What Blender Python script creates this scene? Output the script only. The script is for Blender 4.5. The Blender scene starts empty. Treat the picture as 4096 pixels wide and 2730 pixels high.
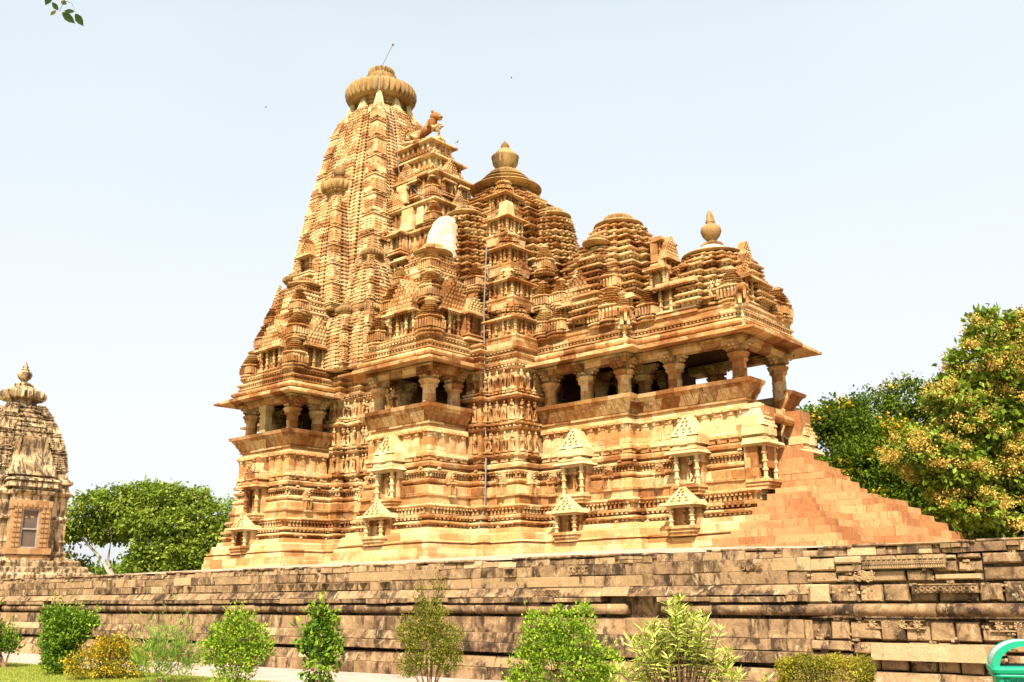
import bpy, math, random
import numpy as np
from math import sin, cos, pi, radians
from mathutils import Matrix, Vector
random.seed(7); RNG = np.random.default_rng(7)
S = bpy.context.scene; COL = S.collection

# ------------------------------------------------------------------ camera, sky, sun, exposure
AZ, PITCH, ROLL = 0.868666, 0.255606, 0.0150295
CAM = Vector((45.15, -40.0, 1.6))
f0 = Vector((-cos(AZ), sin(AZ), 0)); r0 = Vector((sin(AZ), cos(AZ), 0)); z0 = Vector((0, 0, 1))
F = f0*cos(PITCH) + z0*sin(PITCH); U = -f0*sin(PITCH) + z0*cos(PITCH)
R2 = r0*cos(ROLL) - U*sin(ROLL); U2 = r0*sin(ROLL) + U*cos(ROLL)
cd = bpy.data.cameras.new("camera"); cam = bpy.data.objects.new("camera", cd); COL.objects.link(cam)
m = Matrix((R2, U2, -F)).transposed().to_4x4(); m.translation = CAM; cam.matrix_world = m
cd.sensor_width = 36; cd.lens = 36*3893.85/4096; cd.clip_end = 3000; cd.clip_start = 0.05
S.camera = cam
SUN_EL = radians(50); SUN_DIR = Vector((0.56, -0.83, 0)).normalized()
w = bpy.data.worlds.new("World"); S.world = w; w.use_nodes = True
nt = w.node_tree; bg = nt.nodes["Background"]
sky = nt.nodes.new("ShaderNodeTexSky"); sky.sky_type = 'NISHITA'; sky.sun_disc = False
sky.sun_elevation = SUN_EL; sky.sun_rotation = math.atan2(SUN_DIR.x, SUN_DIR.y)
sky.air_density = 1.0; sky.dust_density = 4.0; sky.ozone_density = 1.0; sky.altitude = 200
hs = nt.nodes.new("ShaderNodeHueSaturation"); hs.inputs['Saturation'].default_value = 0.5
hs.inputs['Value'].default_value = 1.15
mxw = nt.nodes.new("ShaderNodeMix"); mxw.data_type = 'RGBA'; mxw.inputs[0].default_value = 0.72; mxw.inputs[7].default_value = (4.15, 4.42, 4.72, 1)   # thin bright overcast veil
nt.links.new(sky.outputs[0], hs.inputs['Color']); nt.links.new(hs.outputs[0], mxw.inputs[6]); nt.links.new(mxw.outputs[2], bg.inputs[0])
vc = nt.nodes.new("ShaderNodeMix"); vc.data_type = 'RGBA'; vc.inputs[6].default_value = (4.42, 4.46, 4.68, 1); vc.inputs[7].default_value = (3.95, 4.48, 4.62, 1); nt.links.new(vc.outputs[2], mxw.inputs[7])
vr = nt.nodes.new("ShaderNodeMapRange"); vr.inputs[1].default_value = 0.12; vr.inputs[2].default_value = 0.55; nt.links.new(vr.outputs[0], vc.inputs[0])
tc = nt.nodes.new("ShaderNodeTexCoord"); sx_ = nt.nodes.new("ShaderNodeSeparateXYZ"); nt.links.new(tc.outputs['Generated'], sx_.inputs[0])
mr = nt.nodes.new("ShaderNodeMapRange"); mr.inputs[1].default_value = 0.52; mr.inputs[2].default_value = 0.85; mr.inputs[3].default_value = 0.74; mr.inputs[4].default_value = 0.10
nz = nt.nodes.new("ShaderNodeTexNoise"); nz.inputs['Scale'].default_value = 1.6; nz.inputs['Detail'].default_value = 4; nt.links.new(tc.outputs['Generated'], nz.inputs['Vector'])
ad = nt.nodes.new("ShaderNodeMath"); ad.operation = 'MULTIPLY_ADD'; ad.inputs[1].default_value = 0.30; ad.inputs[2].default_value = -0.15; nt.links.new(nz.outputs['Fac'], ad.inputs[0])
a2 = nt.nodes.new("ShaderNodeMath"); a2.operation = 'ADD'; a2.use_clamp = True; nt.links.new(sx_.outputs[2], mr.inputs[0]); nt.links.new(sx_.outputs[2], vr.inputs[0]); nt.links.new(mr.outputs[0], a2.inputs[0]); nt.links.new(ad.outputs[0], a2.inputs[1]); nt.links.new(a2.outputs[0], mxw.inputs[0])
bg.inputs[1].default_value = 0.13
sd = bpy.data.lights.new("sun", 'SUN'); sd.energy = 5.0; sd.angle = radians(0.6); sd.color = (1.0, 0.93, 0.80)
so = bpy.data.objects.new("sun", sd); COL.objects.link(so)
sv = Vector((SUN_DIR.x*cos(SUN_EL), SUN_DIR.y*cos(SUN_EL), sin(SUN_EL)))
so.rotation_euler = sv.to_track_quat('Z', 'Y').to_euler(); so.location = (20, -60, 60)
S.view_settings.view_transform = 'Standard'; S.view_settings.look = 'None'
S.view_settings.exposure = 0.80; S.view_settings.gamma = 1.0
S.cycles.max_bounces = 6; S.cycles.diffuse_bounces = 1; S.cycles.transparent_max_bounces = 4

# ------------------------------------------------------------------ materials
def newmat(name):
    m = bpy.data.materials.new(name); m.use_nodes = True
    n = m.node_tree; b = n.nodes["Principled BSDF"]; b.inputs['Roughness'].default_value = 0.9
    b.inputs['Specular IOR Level'].default_value = 0.15
    return m, n, b
def nd(n, t, **k):
    x = n.nodes.new("ShaderNode"+t)
    for a, v in k.items(): setattr(x, a, v)
    return x
def math_(n, op, a, b=None):
    x = nd(n, "Math", operation=op)
    for i, q in enumerate((a, b)):
        if q is None: continue
        if isinstance(q, (int, float)): x.inputs[i].default_value = q
        else: n.links.new(q, x.inputs[i])
    return x.outputs[0]
def ramp(n, fac, stops):
    r = nd(n, "ValToRGB"); n.links.new(fac, r.inputs[0]); e = r.color_ramp.elements
    while len(e) > 1: e.remove(e[-1])
    for i, (p, c) in enumerate(stops):
        x = e[0] if i == 0 else e.new(p)
        x.position = p; x.color = (*c, 1)
    return r.outputs[0]
def mixc(n, fac, a, b, bt='MIX'):
    x = nd(n, "Mix", data_type='RGBA', blend_type=bt)
    for i, q in ((0, fac), (6, a), (7, b)):
        if isinstance(q, (int, float)): x.inputs[i].default_value = q
        elif isinstance(q, tuple): x.inputs[i].default_value = (*q, 1)
        else: n.links.new(q, x.inputs[i])
    return x.outputs[2]
def noise(n, vec, scale, detail=4, rough=0.6, dist=0.0):
    x = nd(n, "TexNoise"); x.inputs['Scale'].default_value = scale; x.inputs['Detail'].default_value = detail
    x.inputs['Roughness'].default_value = rough; x.inputs['Distortion'].default_value = dist
    n.links.new(vec, x.inputs['Vector']); return x.outputs['Fac']
def stone(name, stops, bw=0.95, bh=0.44, patches=((0.62, 0.46, 0.24), (0.42, 0.20, 0.10)), grain=0.5, joint=0.5, dark=None, bump=0.5, g=(0.93, 0.82, 0.68), attr=False):
    tn = lambda c: tuple(a*b for a, b in zip(c, g))
    stops = [(p, tn(c)) for p, c in stops]; patches = [tn(c) for c in patches]
    m, n, b = newmat(name)
    g = nd(n, "NewGeometry"); pos = g.outputs['Position']
    sp = nd(n, "SeparateXYZ"); n.links.new(pos, sp.inputs[0])
    row = math_(n, 'FLOOR', math_(n, 'DIVIDE', sp.outputs[2], bh))
    ph = math_(n, 'FRACT', math_(n, 'MULTIPLY', math_(n, 'SINE', math_(n, 'MULTIPLY', row, 12.9898)), 437.58))
    u = math_(n, 'ADD', math_(n, 'DIVIDE', math_(n, 'ADD', sp.outputs[0], sp.outputs[1]), bw), math_(n, 'MULTIPLY', ph, 7.0))
    col = math_(n, 'FLOOR', u)
    cx = nd(n, "CombineXYZ"); n.links.new(row, cx.inputs[0]); n.links.new(col, cx.inputs[1])
    wn = nd(n, "TexWhiteNoise", noise_dimensions='2D'); n.links.new(cx.outputs[0], wn.inputs['Vector'])
    big = noise(n, pos, 0.55, 5, 0.65, 0.6)
    mid = noise(n, pos, 3.2, 5, 0.7, 0.3)
    fine = noise(n, pos, 22.0, 3, 0.7)
    if attr: at = nd(n, 'Attribute'); at.attribute_name = 'tint'
    fac = math_(n, 'ADD', math_(n, 'MULTIPLY', at.outputs['Fac'], 0.75), math_(n, 'MULTIPLY', mid, 0.3)) if attr else math_(n, 'ADD', math_(n, 'MULTIPLY', wn.outputs['Value'], 0.62), math_(n, 'MULTIPLY', mid, 0.42))
    c = ramp(n, fac, stops)
    bigf = ramp(n, big, [(0.50, (0, 0, 0)), (0.66, (1, 1, 1))])
    c = mixc(n, math_(n, 'MULTIPLY', bigf, 0.55), c, patches[0])
    big2 = noise(n, pos, 0.9, 5, 0.65, 0.9)
    mp = nd(n, "Mapping"); mp.inputs['Location'].default_value = (13, 7, 5); n.links.new(pos, mp.inputs[0])
    big2 = noise(n, mp.outputs[0], 0.8, 5, 0.7, 0.9)
    b2f = ramp(n, big2, [(0.54, (0, 0, 0)), (0.66, (1, 1, 1))])
    c = mixc(n, math_(n, 'MULTIPLY', b2f, 0.6), c, patches[1])
    if dark:
        # noise stretched along z: rain stains, on temple stone also painted shade contrast
        mp2 = nd(n, "Mapping"); mp2.inputs['Scale'].default_value = (1.0, 1.0, 0.22); n.links.new(pos, mp2.inputs[0])
        st = noise(n, mp2.outputs[0], 5.0, 6, 0.72, 0.4)
        stf = ramp(n, st, [(dark[1], (0, 0, 0)), (dark[2], (1, 1, 1))])
        c = mixc(n, math_(n, 'MULTIPLY', stf, dark[3]), c, dark[0])
    gr = ramp(n, fine, [(0.3, (1-grain*0.5,)*3), (0.7, (1+grain*0.25,)*3)])
    c = mixc(n, 1.0, c, gr, 'MULTIPLY')
    n.links.new(c, b.inputs['Base Color'])
    # joints + grain as bump
    fu = math_(n, 'FRACT', u); fv = math_(n, 'FRACT', math_(n, 'DIVIDE', sp.outputs[2], bh))
    du = math_(n, 'MINIMUM', fu, math_(n, 'SUBTRACT', 1.0, fu)); dv = math_(n, 'MINIMUM', fv, math_(n, 'SUBTRACT', 1.0, fv))
    ju = math_(n, 'LESS_THAN', du, 0.016); jv = math_(n, 'LESS_THAN', dv, 0.03)
    jn = math_(n, 'MULTIPLY', math_(n, 'MAXIMUM', ju, jv), joint)
    h = math_(n, 'SUBTRACT', math_(n, 'ADD', math_(n, 'MULTIPLY', fine, 0.5), math_(n, 'MULTIPLY', mid, 0.7)), jn)
    bp = nd(n, "Bump"); bp.inputs['Strength'].default_value = bump; bp.inputs['Distance'].default_value = 0.05
    n.links.new(h, bp.inputs['Height']); n.links.new(bp.outputs[0], b.inputs['Normal'])
    return m
M = {}
M['stone'] = stone("golden_sandstone", [(0.18, (0.21, 0.085, 0.03)), (0.38, (0.39, 0.19, 0.068)), (0.56, (0.57, 0.335, 0.14)), (0.78, (0.74, 0.56, 0.31))],
                   patches=((0.80, 0.63, 0.36), (0.44, 0.18, 0.07)), dark=((0.12, 0.055, 0.025), 0.53, 0.65, 0.62))  # cream patches and brown streaks carry highlight and shade contrast in the colour
M['stone_lo'] = stone("plinth_sandstone", [(0.2, (0.46, 0.23, 0.09)), (0.42, (0.62, 0.36, 0.15)), (0.6, (0.72, 0.50, 0.24)), (0.8, (0.78, 0.60, 0.34))],
                      bw=1.25, bh=0.37, patches=((0.84, 0.70, 0.46), (0.54, 0.27, 0.12)), dark=((0.24, 0.11, 0.045), 0.56, 0.68, 0.5))
M['stone_new'] = stone("repair_sandstone", [(0.2, (0.56, 0.42, 0.21)), (0.5, (0.68, 0.54, 0.29)), (0.8, (0.76, 0.65, 0.40))], joint=0.2,
                       patches=((0.80, 0.70, 0.44), (0.66, 0.48, 0.22)))
M['stone_stair'] = stone("stair_sandstone", [(0.2, (0.42, 0.20, 0.09)), (0.45, (0.54, 0.28, 0.13)), (0.65, (0.60, 0.34, 0.165)), (0.85, (0.68, 0.45, 0.24))],
                         bw=1.3, bh=0.31, patches=((0.66, 0.44, 0.23), (0.44, 0.19, 0.08)), joint=0.0, dark=((0.20, 0.10, 0.05), 0.52, 0.64, 0.6), g=(0.90, 0.76, 0.60), attr=True)
M['stone_spire'] = stone("spire_sandstone", [(0.2, (0.34, 0.17, 0.075)), (0.4, (0.54, 0.32, 0.14)), (0.6, (0.68, 0.48, 0.24)), (0.8, (0.78, 0.63, 0.37))],
                         bw=0.8, bh=0.5, patches=((0.85, 0.73, 0.48), (0.42, 0.20, 0.10)), dark=((0.20, 0.10, 0.05), 0.56, 0.68, 0.5))
M['stone_disc'] = stone("ochre_disc_stone", [(0.2, (0.26, 0.15, 0.065)), (0.45, (0.44, 0.28, 0.11)), (0.8, (0.58, 0.42, 0.19))], bw=3, bh=3, joint=0, g=(0.80, 0.70, 0.60), dark=((0.13, 0.08, 0.045), 0.50, 0.62, 0.7),
                        patches=((0.58, 0.46, 0.22), (0.34, 0.17, 0.09)))
M['stone_shade'] = stone("shade_darkened_sandstone", [(0.2, (0.06, 0.03, 0.015)), (0.8, (0.11, 0.055, 0.025))], patches=((0.1, 0.055, 0.03), (0.06, 0.03, 0.015)))  # dark base colour puts the hall's inner shade into the stone
M['plaster'] = stone("white_plaster", [(0.2, (0.66, 0.57, 0.40)), (0.8, (0.80, 0.73, 0.58))], joint=0, dark=((0.42, 0.31, 0.18), 0.52, 0.64, 0.5), patches=((0.82, 0.77, 0.66), (0.66, 0.52, 0.32)), bump=0.15, g=(0.9, 0.88, 0.84))
M['shrine'] = stone("weathered_shrine_stone", [(0.2, (0.34, 0.25, 0.15)), (0.5, (0.60, 0.46, 0.28)), (0.8, (0.72, 0.60, 0.40))], bw=0.8, bh=0.4,
                    patches=((0.66, 0.52, 0.32), (0.42, 0.24, 0.12)), dark=((0.06, 0.04, 0.028), 0.455, 0.56, 0.92))
M['red_niche'] = stone("red_niche_stone", [(0.2, (0.34, 0.19, 0.10)), (0.8, (0.56, 0.37, 0.20))], bw=0.6, bh=0.3)

def block_stone():
    m, n, b = newmat("weathered_block_stone")
    g = nd(n, "NewGeometry"); pos0 = g.outputs['Position']
    at = nd(n, "Attribute"); at.attribute_name = "tint"
    sc_ = nd(n, "VectorMath", operation='SCALE'); sc_.inputs[0].default_value = (13.0, 5.0, 3.0); n.links.new(at.outputs['Fac'], sc_.inputs['Scale'])
    va = nd(n, "VectorMath", operation='ADD'); n.links.new(pos0, va.inputs[0]); n.links.new(sc_.outputs[0], va.inputs[1]); pos = va.outputs[0]
    v = at.outputs['Fac']
    c = ramp(n, v, [(0.0, (0.09, 0.05, 0.026)), (0.3, (0.17, 0.098, 0.048)), (0.6, (0.27, 0.165, 0.08)), (0.85, (0.40, 0.26, 0.125)), (1.0, (0.54, 0.38, 0.20))])
    mid = noise(n, pos, 2.6, 6, 0.7, 0.5)
    c = mixc(n, ramp(n, mid, [(0.42, (0, 0, 0)), (0.62, (0.8, 0.8, 0.8))]), c, (0.44, 0.27, 0.13))
    mp2 = nd(n, "Mapping"); mp2.inputs['Scale'].default_value = (1.0, 1.0, 0.45); n.links.new(pos, mp2.inputs[0])
    st = noise(n, mp2.outputs[0], 3.0, 9, 0.72, 0.3)
    lim = math_(n, 'SUBTRACT', st, math_(n, 'MULTIPLY', v, 0.11))
    stf = ramp(n, lim, [(0.455, (0, 0, 0)), (0.55, (1, 1, 1))])
    c = mixc(n, math_(n, 'MULTIPLY', stf, 0.88), c, (0.028, 0.018, 0.012))
    mp3 = nd(n, "Mapping"); mp3.inputs['Location'].default_value = (3, 9, 2); mp3.inputs['Scale'].default_value = (1, 1, 0.5); n.links.new(pos, mp3.inputs[0])
    li = noise(n, mp3.outputs[0], 4.0, 7, 0.75, 0.8)
    c = mixc(n, ramp(n, li, [(0.56, (0, 0, 0)), (0.63, (0.8, 0.8, 0.8))]), c, (0.54, 0.38, 0.20))
    fine = noise(n, pos, 40, 4, 0.7)
    c = mixc(n, 1.0, c, ramp(n, fine, [(0.3, (0.72,)*3), (0.7, (1.15,)*3)]), 'MULTIPLY')
    n.links.new(c, b.inputs['Base Color'])
    h = math_(n, 'ADD', math_(n, 'MULTIPLY', fine, 0.25), math_(n, 'MULTIPLY', noise(n, pos, 9, 5, 0.7), 1.0))
    bp = nd(n, "Bump"); bp.inputs['Strength'].default_value = 0.7; bp.inputs['Distance'].default_value = 0.03
    n.links.new(h, bp.inputs['Height']); n.links.new(bp.outputs[0], b.inputs['Normal'])
    return m
M['block'] = block_stone()

def simple(name, col, rough=0.8, nscale=3.0, var=0.25, metal=0.0, spec=0.2, bump=0.0):
    m, n, b = newmat(name); g = nd(n, "NewGeometry"); f = noise(n, g.outputs['Position'], nscale, 5, 0.65)
    c = ramp(n, f, [(0.3, tuple(x*(1-var) for x in col)), (0.7, tuple(min(1, x*(1+var)) for x in col))])
    n.links.new(c, b.inputs['Base Color']); b.inputs['Roughness'].default_value = rough
    b.inputs['Metallic'].default_value = metal; b.inputs['Specular IOR Level'].default_value = spec
    if bump:
        bp = nd(n, "Bump"); bp.inputs['Strength'].default_value = bump; bp.inputs['Distance'].default_value = 0.03
        n.links.new(f, bp.inputs['Height']); n.links.new(bp.outputs[0], b.inputs['Normal'])
    return m
M['pave'] = simple("pink_paving", (0.44, 0.32, 0.25), 0.9, 1.4, 0.22, bump=0.2)
M['floor'] = simple("terrace_paving", (0.42, 0.30, 0.21), 0.9, 1.0, 0.2, bump=0.2)
M['grass_base'] = simple("lawn_soil", (0.24, 0.25, 0.05), 0.95, 6, 0.35)
M['ground'] = simple("dry_ground", (0.16, 0.15, 0.06), 0.95, 0.3, 0.3)
M['metal'] = simple("grey_cable", (0.20, 0.19, 0.17), 0.5, 8, 0.1)
M['bark'] = simple("pale_bark", (0.42, 0.36, 0.28), 0.9, 5, 0.35, bump=0.4)
M['bark_dark'] = simple("dark_bark", (0.12, 0.085, 0.055), 0.9, 6, 0.35, bump=0.4)
M['stem'] = simple("brown_stem", (0.20, 0.11, 0.06), 0.9, 12, 0.3)
M['bin_green'] = simple("green_plastic", (0.0, 0.30, 0.165), 0.45, 20, 0.08, spec=0.5)
M['bin_glare'] = simple("glare_paled_plastic", (0.52, 0.55, 0.56), 0.45, 14, 0.06, spec=0.5)  # grey-white reflection of the hood put into its base colour
M['bin_text'] = simple("dark_green_print", (0.0, 0.06, 0.04), 0.6)
M['bin_dark'] = simple("bin_inside", (0.01, 0.07, 0.05), 0.7)
M['bird'] = simple("bird_feathers", (0.03, 0.035, 0.05), 0.8)
M['glass'] = simple("window_panel", (0.13, 0.09, 0.06), 0.7, 1.2, 0.2, spec=0.5)
M['frame'] = simple("window_frame", (0.36, 0.31, 0.26), 0.6)
def leafmat(name, stops, trans=0.35, rough=0.55):
    m, n, b = newmat(name); at = nd(n, "Attribute"); at.attribute_name = "tint"
    c = ramp(n, at.outputs['Fac'], stops)
    n.links.new(c, b.inputs['Base Color']); b.inputs['Roughness'].default_value = rough; b.inputs['Specular IOR Level'].default_value = 0.12
    tr = nd(n, "BsdfTranslucent"); n.links.new(c, tr.inputs[0]); mx = nd(n, "MixShader"); mx.inputs[0].default_value = trans
    n.links.new(b.outputs[0], mx.inputs[1]); n.links.new(tr.outputs[0], mx.inputs[2])
    n.links.new(mx.outputs[0], n.nodes["Material Output"].inputs[0]); return m

# ------------------------------------------------------------------ mesh helper
class MB:
    def __init__(s): s.v = []; s.n = 0; s.q = []; s.t = []; s.ng = []; s.tint = []; s.usetint = False
    def add(s, V, Q=None, T=None, tint=None):
        V = np.asarray(V, float).reshape(-1, 3)
        if Q is not None and len(Q): s.q.append(np.asarray(Q, int)+s.n)
        if T is not None and len(T): s.t.append(np.asarray(T, int)+s.n)
        s.v.append(V)
        if tint is None: s.tint.append(np.zeros(len(V)))
        else: s.tint.append(np.full(len(V), tint) if np.isscalar(tint) else tint); s.usetint = True
        i = s.n; s.n += len(V); return i
    BQ = np.array([(0, 3, 2, 1), (4, 5, 6, 7), (0, 1, 5, 4), (1, 2, 6, 5), (2, 3, 7, 6), (3, 0, 4, 7)])
    def box(s, x0, x1, y0, y1, z0, z1, tp=0.0, tint=None):
        V = [(x0, y0, z0), (x1, y0, z0), (x1, y1, z0), (x0, y1, z0), (x0+tp, y0+tp, z1), (x1-tp, y0+tp, z1), (x1-tp, y1-tp, z1), (x0+tp, y1-tp, z1)]
        s.add(V, s.BQ, tint=tint)
    def cbox(s, cx, cy, z0, hx, hy, h, tp=0.0, tint=None): s.box(cx-hx, cx+hx, cy-hy, cy+hy, z0, z0+h, tp, tint)
    def lathe(s, cx, cy, prof, n=24, ribs=0, amp=0.0, caps=True):
        th = np.arange(n)*2*pi/n; V = []
        for it in prof:
            r, z = it[0], it[1]; a = amp*(it[2] if len(it) > 2 else 0)
            rr = r*(1-a*(0.5-0.5*np.cos(th*ribs))) if ribs else np.full(n, r)
            V.append(np.stack([cx+rr*np.cos(th), cy+rr*np.sin(th), np.full(n, z)], 1))
        V = np.concatenate(V); Q = []
        i = np.arange(n); j = (i+1) % n
        for k in range(len(prof)-1): Q.append(np.stack([i+k*n, j+k*n, j+(k+1)*n, i+(k+1)*n], 1))
        b = s.add(V, np.concatenate(Q))
        if caps: s.ng.append([b+x for x in range(n)][::-1]); s.ng.append([b+(len(prof)-1)*n+x for x in range(n)])
    def tube(s, pts, rad, n=6, tint=None):
        pts = [Vector(p) for p in pts]; V = []
        if not hasattr(rad, '__len__'): rad = [rad]*len(pts)
        for k, p in enumerate(pts):
            d = (pts[min(k+1, len(pts)-1)]-pts[max(k-1, 0)]).normalized()
            a = d.orthogonal().normalized() if abs(d.z) > 0.95 else d.cross(Vector((0, 0, 1))).normalized()
            b = d.cross(a)
            for i in range(n):
                t = 2*pi*i/n; V.append(p+(a*cos(t)+b*sin(t))*rad[k])
        i = np.arange(n); j = (i+1) % n
        Q = np.concatenate([np.stack([i+k*n, j+k*n, j+(k+1)*n, i+(k+1)*n], 1) for k in range(len(pts)-1)])
        b0 = s.add(V, Q, tint=tint); s.ng.append([b0+x for x in range(n)]); s.ng.append([b0+(len(pts)-1)*n+x for x in range(n)][::-1])
    def ball(s, c, r, sx=1, sy=1, sz=1, n=8, mrings=6):
        pr = [(math.sin(pi*k/mrings), -math.cos(pi*k/mrings)) for k in range(mrings+1)]
        V = [(c[0]+r*sx*max(p[0], 0.02)*cos(2*pi*i/n), c[1]+r*sy*max(p[0], 0.02)*sin(2*pi*i/n), c[2]+r*sz*p[1]) for p in pr for i in range(n)]
        i = np.arange(n); j = (i+1) % n
        s.add(V, np.concatenate([np.stack([i+k*n, j+k*n, j+(k+1)*n, i+(k+1)*n], 1) for k in range(mrings)]))
    # rings given as lists of equal length -> closed skin
    def rings(s, R, cap0=True, cap1=True):
        n = len(R[0]); V = np.concatenate([np.asarray(r, float) for r in R]); i = np.arange(n); j = (i+1) % n
        b = s.add(V, np.concatenate([np.stack([i+k*n, j+k*n, j+(k+1)*n, i+(k+1)*n], 1) for k in range(len(R)-1)]))
        if cap0: s.ng.append([b+x for x in range(n)][::-1])
        if cap1: s.ng.append([b+(len(R)-1)*n+x for x in range(n)])
    def merge(s, o, mat=None):
        for V in o.v: pass
        V = np.concatenate(o.v);
        if mat is not None: V = V@np.array(mat.to_3x3()).T+np.array(mat.translation)
        b = s.n; s.v.append(V); s.n += len(V); s.tint.append(np.concatenate(o.tint))
        s.q += [q+b for q in o.q]; s.t += [t+b for t in o.t]; s.ng += [[x+b for x in g] for g in o.ng]
    def mesh(s, name, mat, smooth=False):
        me = bpy.data.meshes.new(name); V = np.concatenate(s.v)
        Q = np.concatenate(s.q) if s.q else np.zeros((0, 4), int); T = np.concatenate(s.t) if s.t else np.zeros((0, 3), int)
        ng = s.ng; nl = Q.size+T.size+sum(len(g) for g in ng); npf = len(Q)+len(T)+len(ng)
        me.vertices.add(len(V)); me.vertices.foreach_set('co', V.astype(np.float32).ravel())
        loops = np.concatenate([Q.ravel(), T.ravel()]+[np.array(g) for g in ng]).astype(np.int32)
        sizes = np.concatenate([np.full(len(Q), 4), np.full(len(T), 3), np.array([len(g) for g in ng], int)]).astype(np.int32)
        starts = np.concatenate([[0], np.cumsum(sizes)[:-1]]).astype(np.int32)
        me.loops.add(nl); me.loops.foreach_set('vertex_index', loops)
        me.polygons.add(npf); me.polygons.foreach_set('loop_start', starts)
        try: me.polygons.foreach_set('loop_total', sizes)
        except Exception: pass
        if s.usetint:
            a = me.attributes.new("tint", 'FLOAT', 'POINT'); a.data.foreach_set('value', np.concatenate(s.tint).astype(np.float32))
        me.update(calc_edges=True); me.validate()
        me.polygons.foreach_set('use_smooth', np.full(len(me.polygons), smooth))
        me.materials.append(mat); return me
def link(name, me, parent=None, loc=(0, 0, 0), rz=0.0, sc=None):
    o = bpy.data.objects.new(name, me); COL.objects.link(o); o.location = loc; o.rotation_euler = (0, 0, rz)
    if sc: o.scale = sc if hasattr(sc, '__len__') else (sc,)*3
    if parent: o.parent = parent
    return o
def part(name, mb, mat, parent, smooth=False, loc=(0, 0, 0), rz=0.0):
    return link(name, mb.mesh(name, mat, smooth), parent, loc, rz)
def tag(o, label, cat=None, group=None, kind=None):
    o['label'] = label
    if cat: o['category'] = cat
    if group: o['group'] = group
    if kind: o['kind'] = kind
    return o
def empty(name, loc=(0, 0, 0), rz=0.0):
    o = bpy.data.objects.new(name, None); COL.objects.link(o); o.location = loc; o.rotation_euler = (0, 0, rz); return o

# rectilinear paths: offset outward (right-hand side of the walking direction = outside for CCW plans)
def resample(path, closed, seg):
    out = []; n = len(path)
    for i in range(n if closed else n-1):
        a = path[i]; b = path[(i+1) % n]; L = math.hypot(b[0]-a[0], b[1]-a[1]); k = max(1, int(round(L/seg))) if seg else 1
        for j in range(k): out.append((a[0]+(b[0]-a[0])*j/k, a[1]+(b[1]-a[1])*j/k))
    if not closed: out.append(path[-1])
    return out
def normals(path, closed):
    n = len(path); N = []
    for i in range(n):
        def e(a, b): L = math.hypot(b[0]-a[0], b[1]-a[1]); return ((b[1]-a[1])/L, -(b[0]-a[0])/L)
        n1 = e(path[i-1], path[i]) if (closed or i > 0) else None
        n2 = e(path[i], path[(i+1) % n]) if (closed or i < n-1) else None
        if n1 is None: n1 = n2
        if n2 is None: n2 = n1
        c = n1[0]*n2[0]+n1[1]*n2[1]
        N.append(n1 if c > 0.99 else ((n1[0]+n2[0])/(1+c), (n1[1]+n2[1])/(1+c)))
    return np.array(N)
def loft(mb, poly, prof, seg=0.7, jit=0.012, cap0=True, cap1=True):
    P = resample(poly, True, seg); N = normals(P, True); P = np.array(P); R = []
    for d, z in prof:
        dd = d+RNG.uniform(-jit, jit, len(P)) if jit else np.full(len(P), d)
        zz = z+RNG.uniform(-jit, jit, len(P))*0.7 if jit else np.full(len(P), z)
        R.append(np.concatenate([P+N*dd[:, None], zz[:, None]], 1))
    mb.rings(R, cap0, cap1)
def sweep(mb, path, sec, seg=0.8, jit=0.01):
    P = resample(path, False, seg); N = normals(P, False); P = np.array(P); R = []
    jj = RNG.uniform(-jit, jit, (len(P), 2))
    for i in range(len(P)):
        R.append([(P[i][0]+N[i][0]*(d+jj[i][0]), P[i][1]+N[i][1]*(d+jj[i][0]), z+jj[i][1]) for d, z in sec])
    mb.rings(R)
def row(mb, path, closed, d, z, wid, dep, h, pitch, tp=0.0, skip=0.0, hj=0.0):
    n = len(path)
    for i in range(n if closed else n-1):
        a = path[i]; b = path[(i+1) % n]; dx, dy = b[0]-a[0], b[1]-a[1]; L = math.hypot(dx, dy); dx /= L; dy /= L
        nx, ny = dy, -dx; k = max(1, int(L/pitch))
        for j in range(k):
            if skip and random.random() < skip: continue
            t = (j+0.5)*L/k; cx = a[0]+dx*t+nx*d; cy = a[1]+dy*t+ny*d; hh = h*(1+random.uniform(-hj, hj))
            if abs(dx) > 0.5: mb.cbox(cx, cy, z, wid/2, dep/2, hh, tp)
            else: mb.cbox(cx, cy, z, dep/2, wid/2, hh, tp)
def mir(path): return [(x, -y) for x, y in path[::-1]]
def rect(x0, x1, y0, y1): return [(x0, y0), (x1, y0), (x1, y1), (x0, y1)]
def stepped(cx, cy, h):
    """cross plan with two offsets on every side and a square corner, half width h"""
    side = [(-0.50, -0.76), (-0.50, -0.88), (-0.26, -0.88), (-0.26, -1), (0.26, -1), (0.26, -0.88), (0.50, -0.88), (0.50, -0.76), (0.76, -0.76)]; out = []
    for k in range(4):
        ct, st = [(1, 0), (0, 1), (-1, 0), (0, -1)][k]
        for x, y in side: out.append((cx+h*(x*ct-y*st), cy+h*(x*st+y*ct)))
    return out

# ------------------------------------------------------------------ TEMPLE
T = empty("temple"); tag(T, "large golden sandstone temple with a tall curved spire and stepped roofs, raised on the terrace", "temple")

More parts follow.
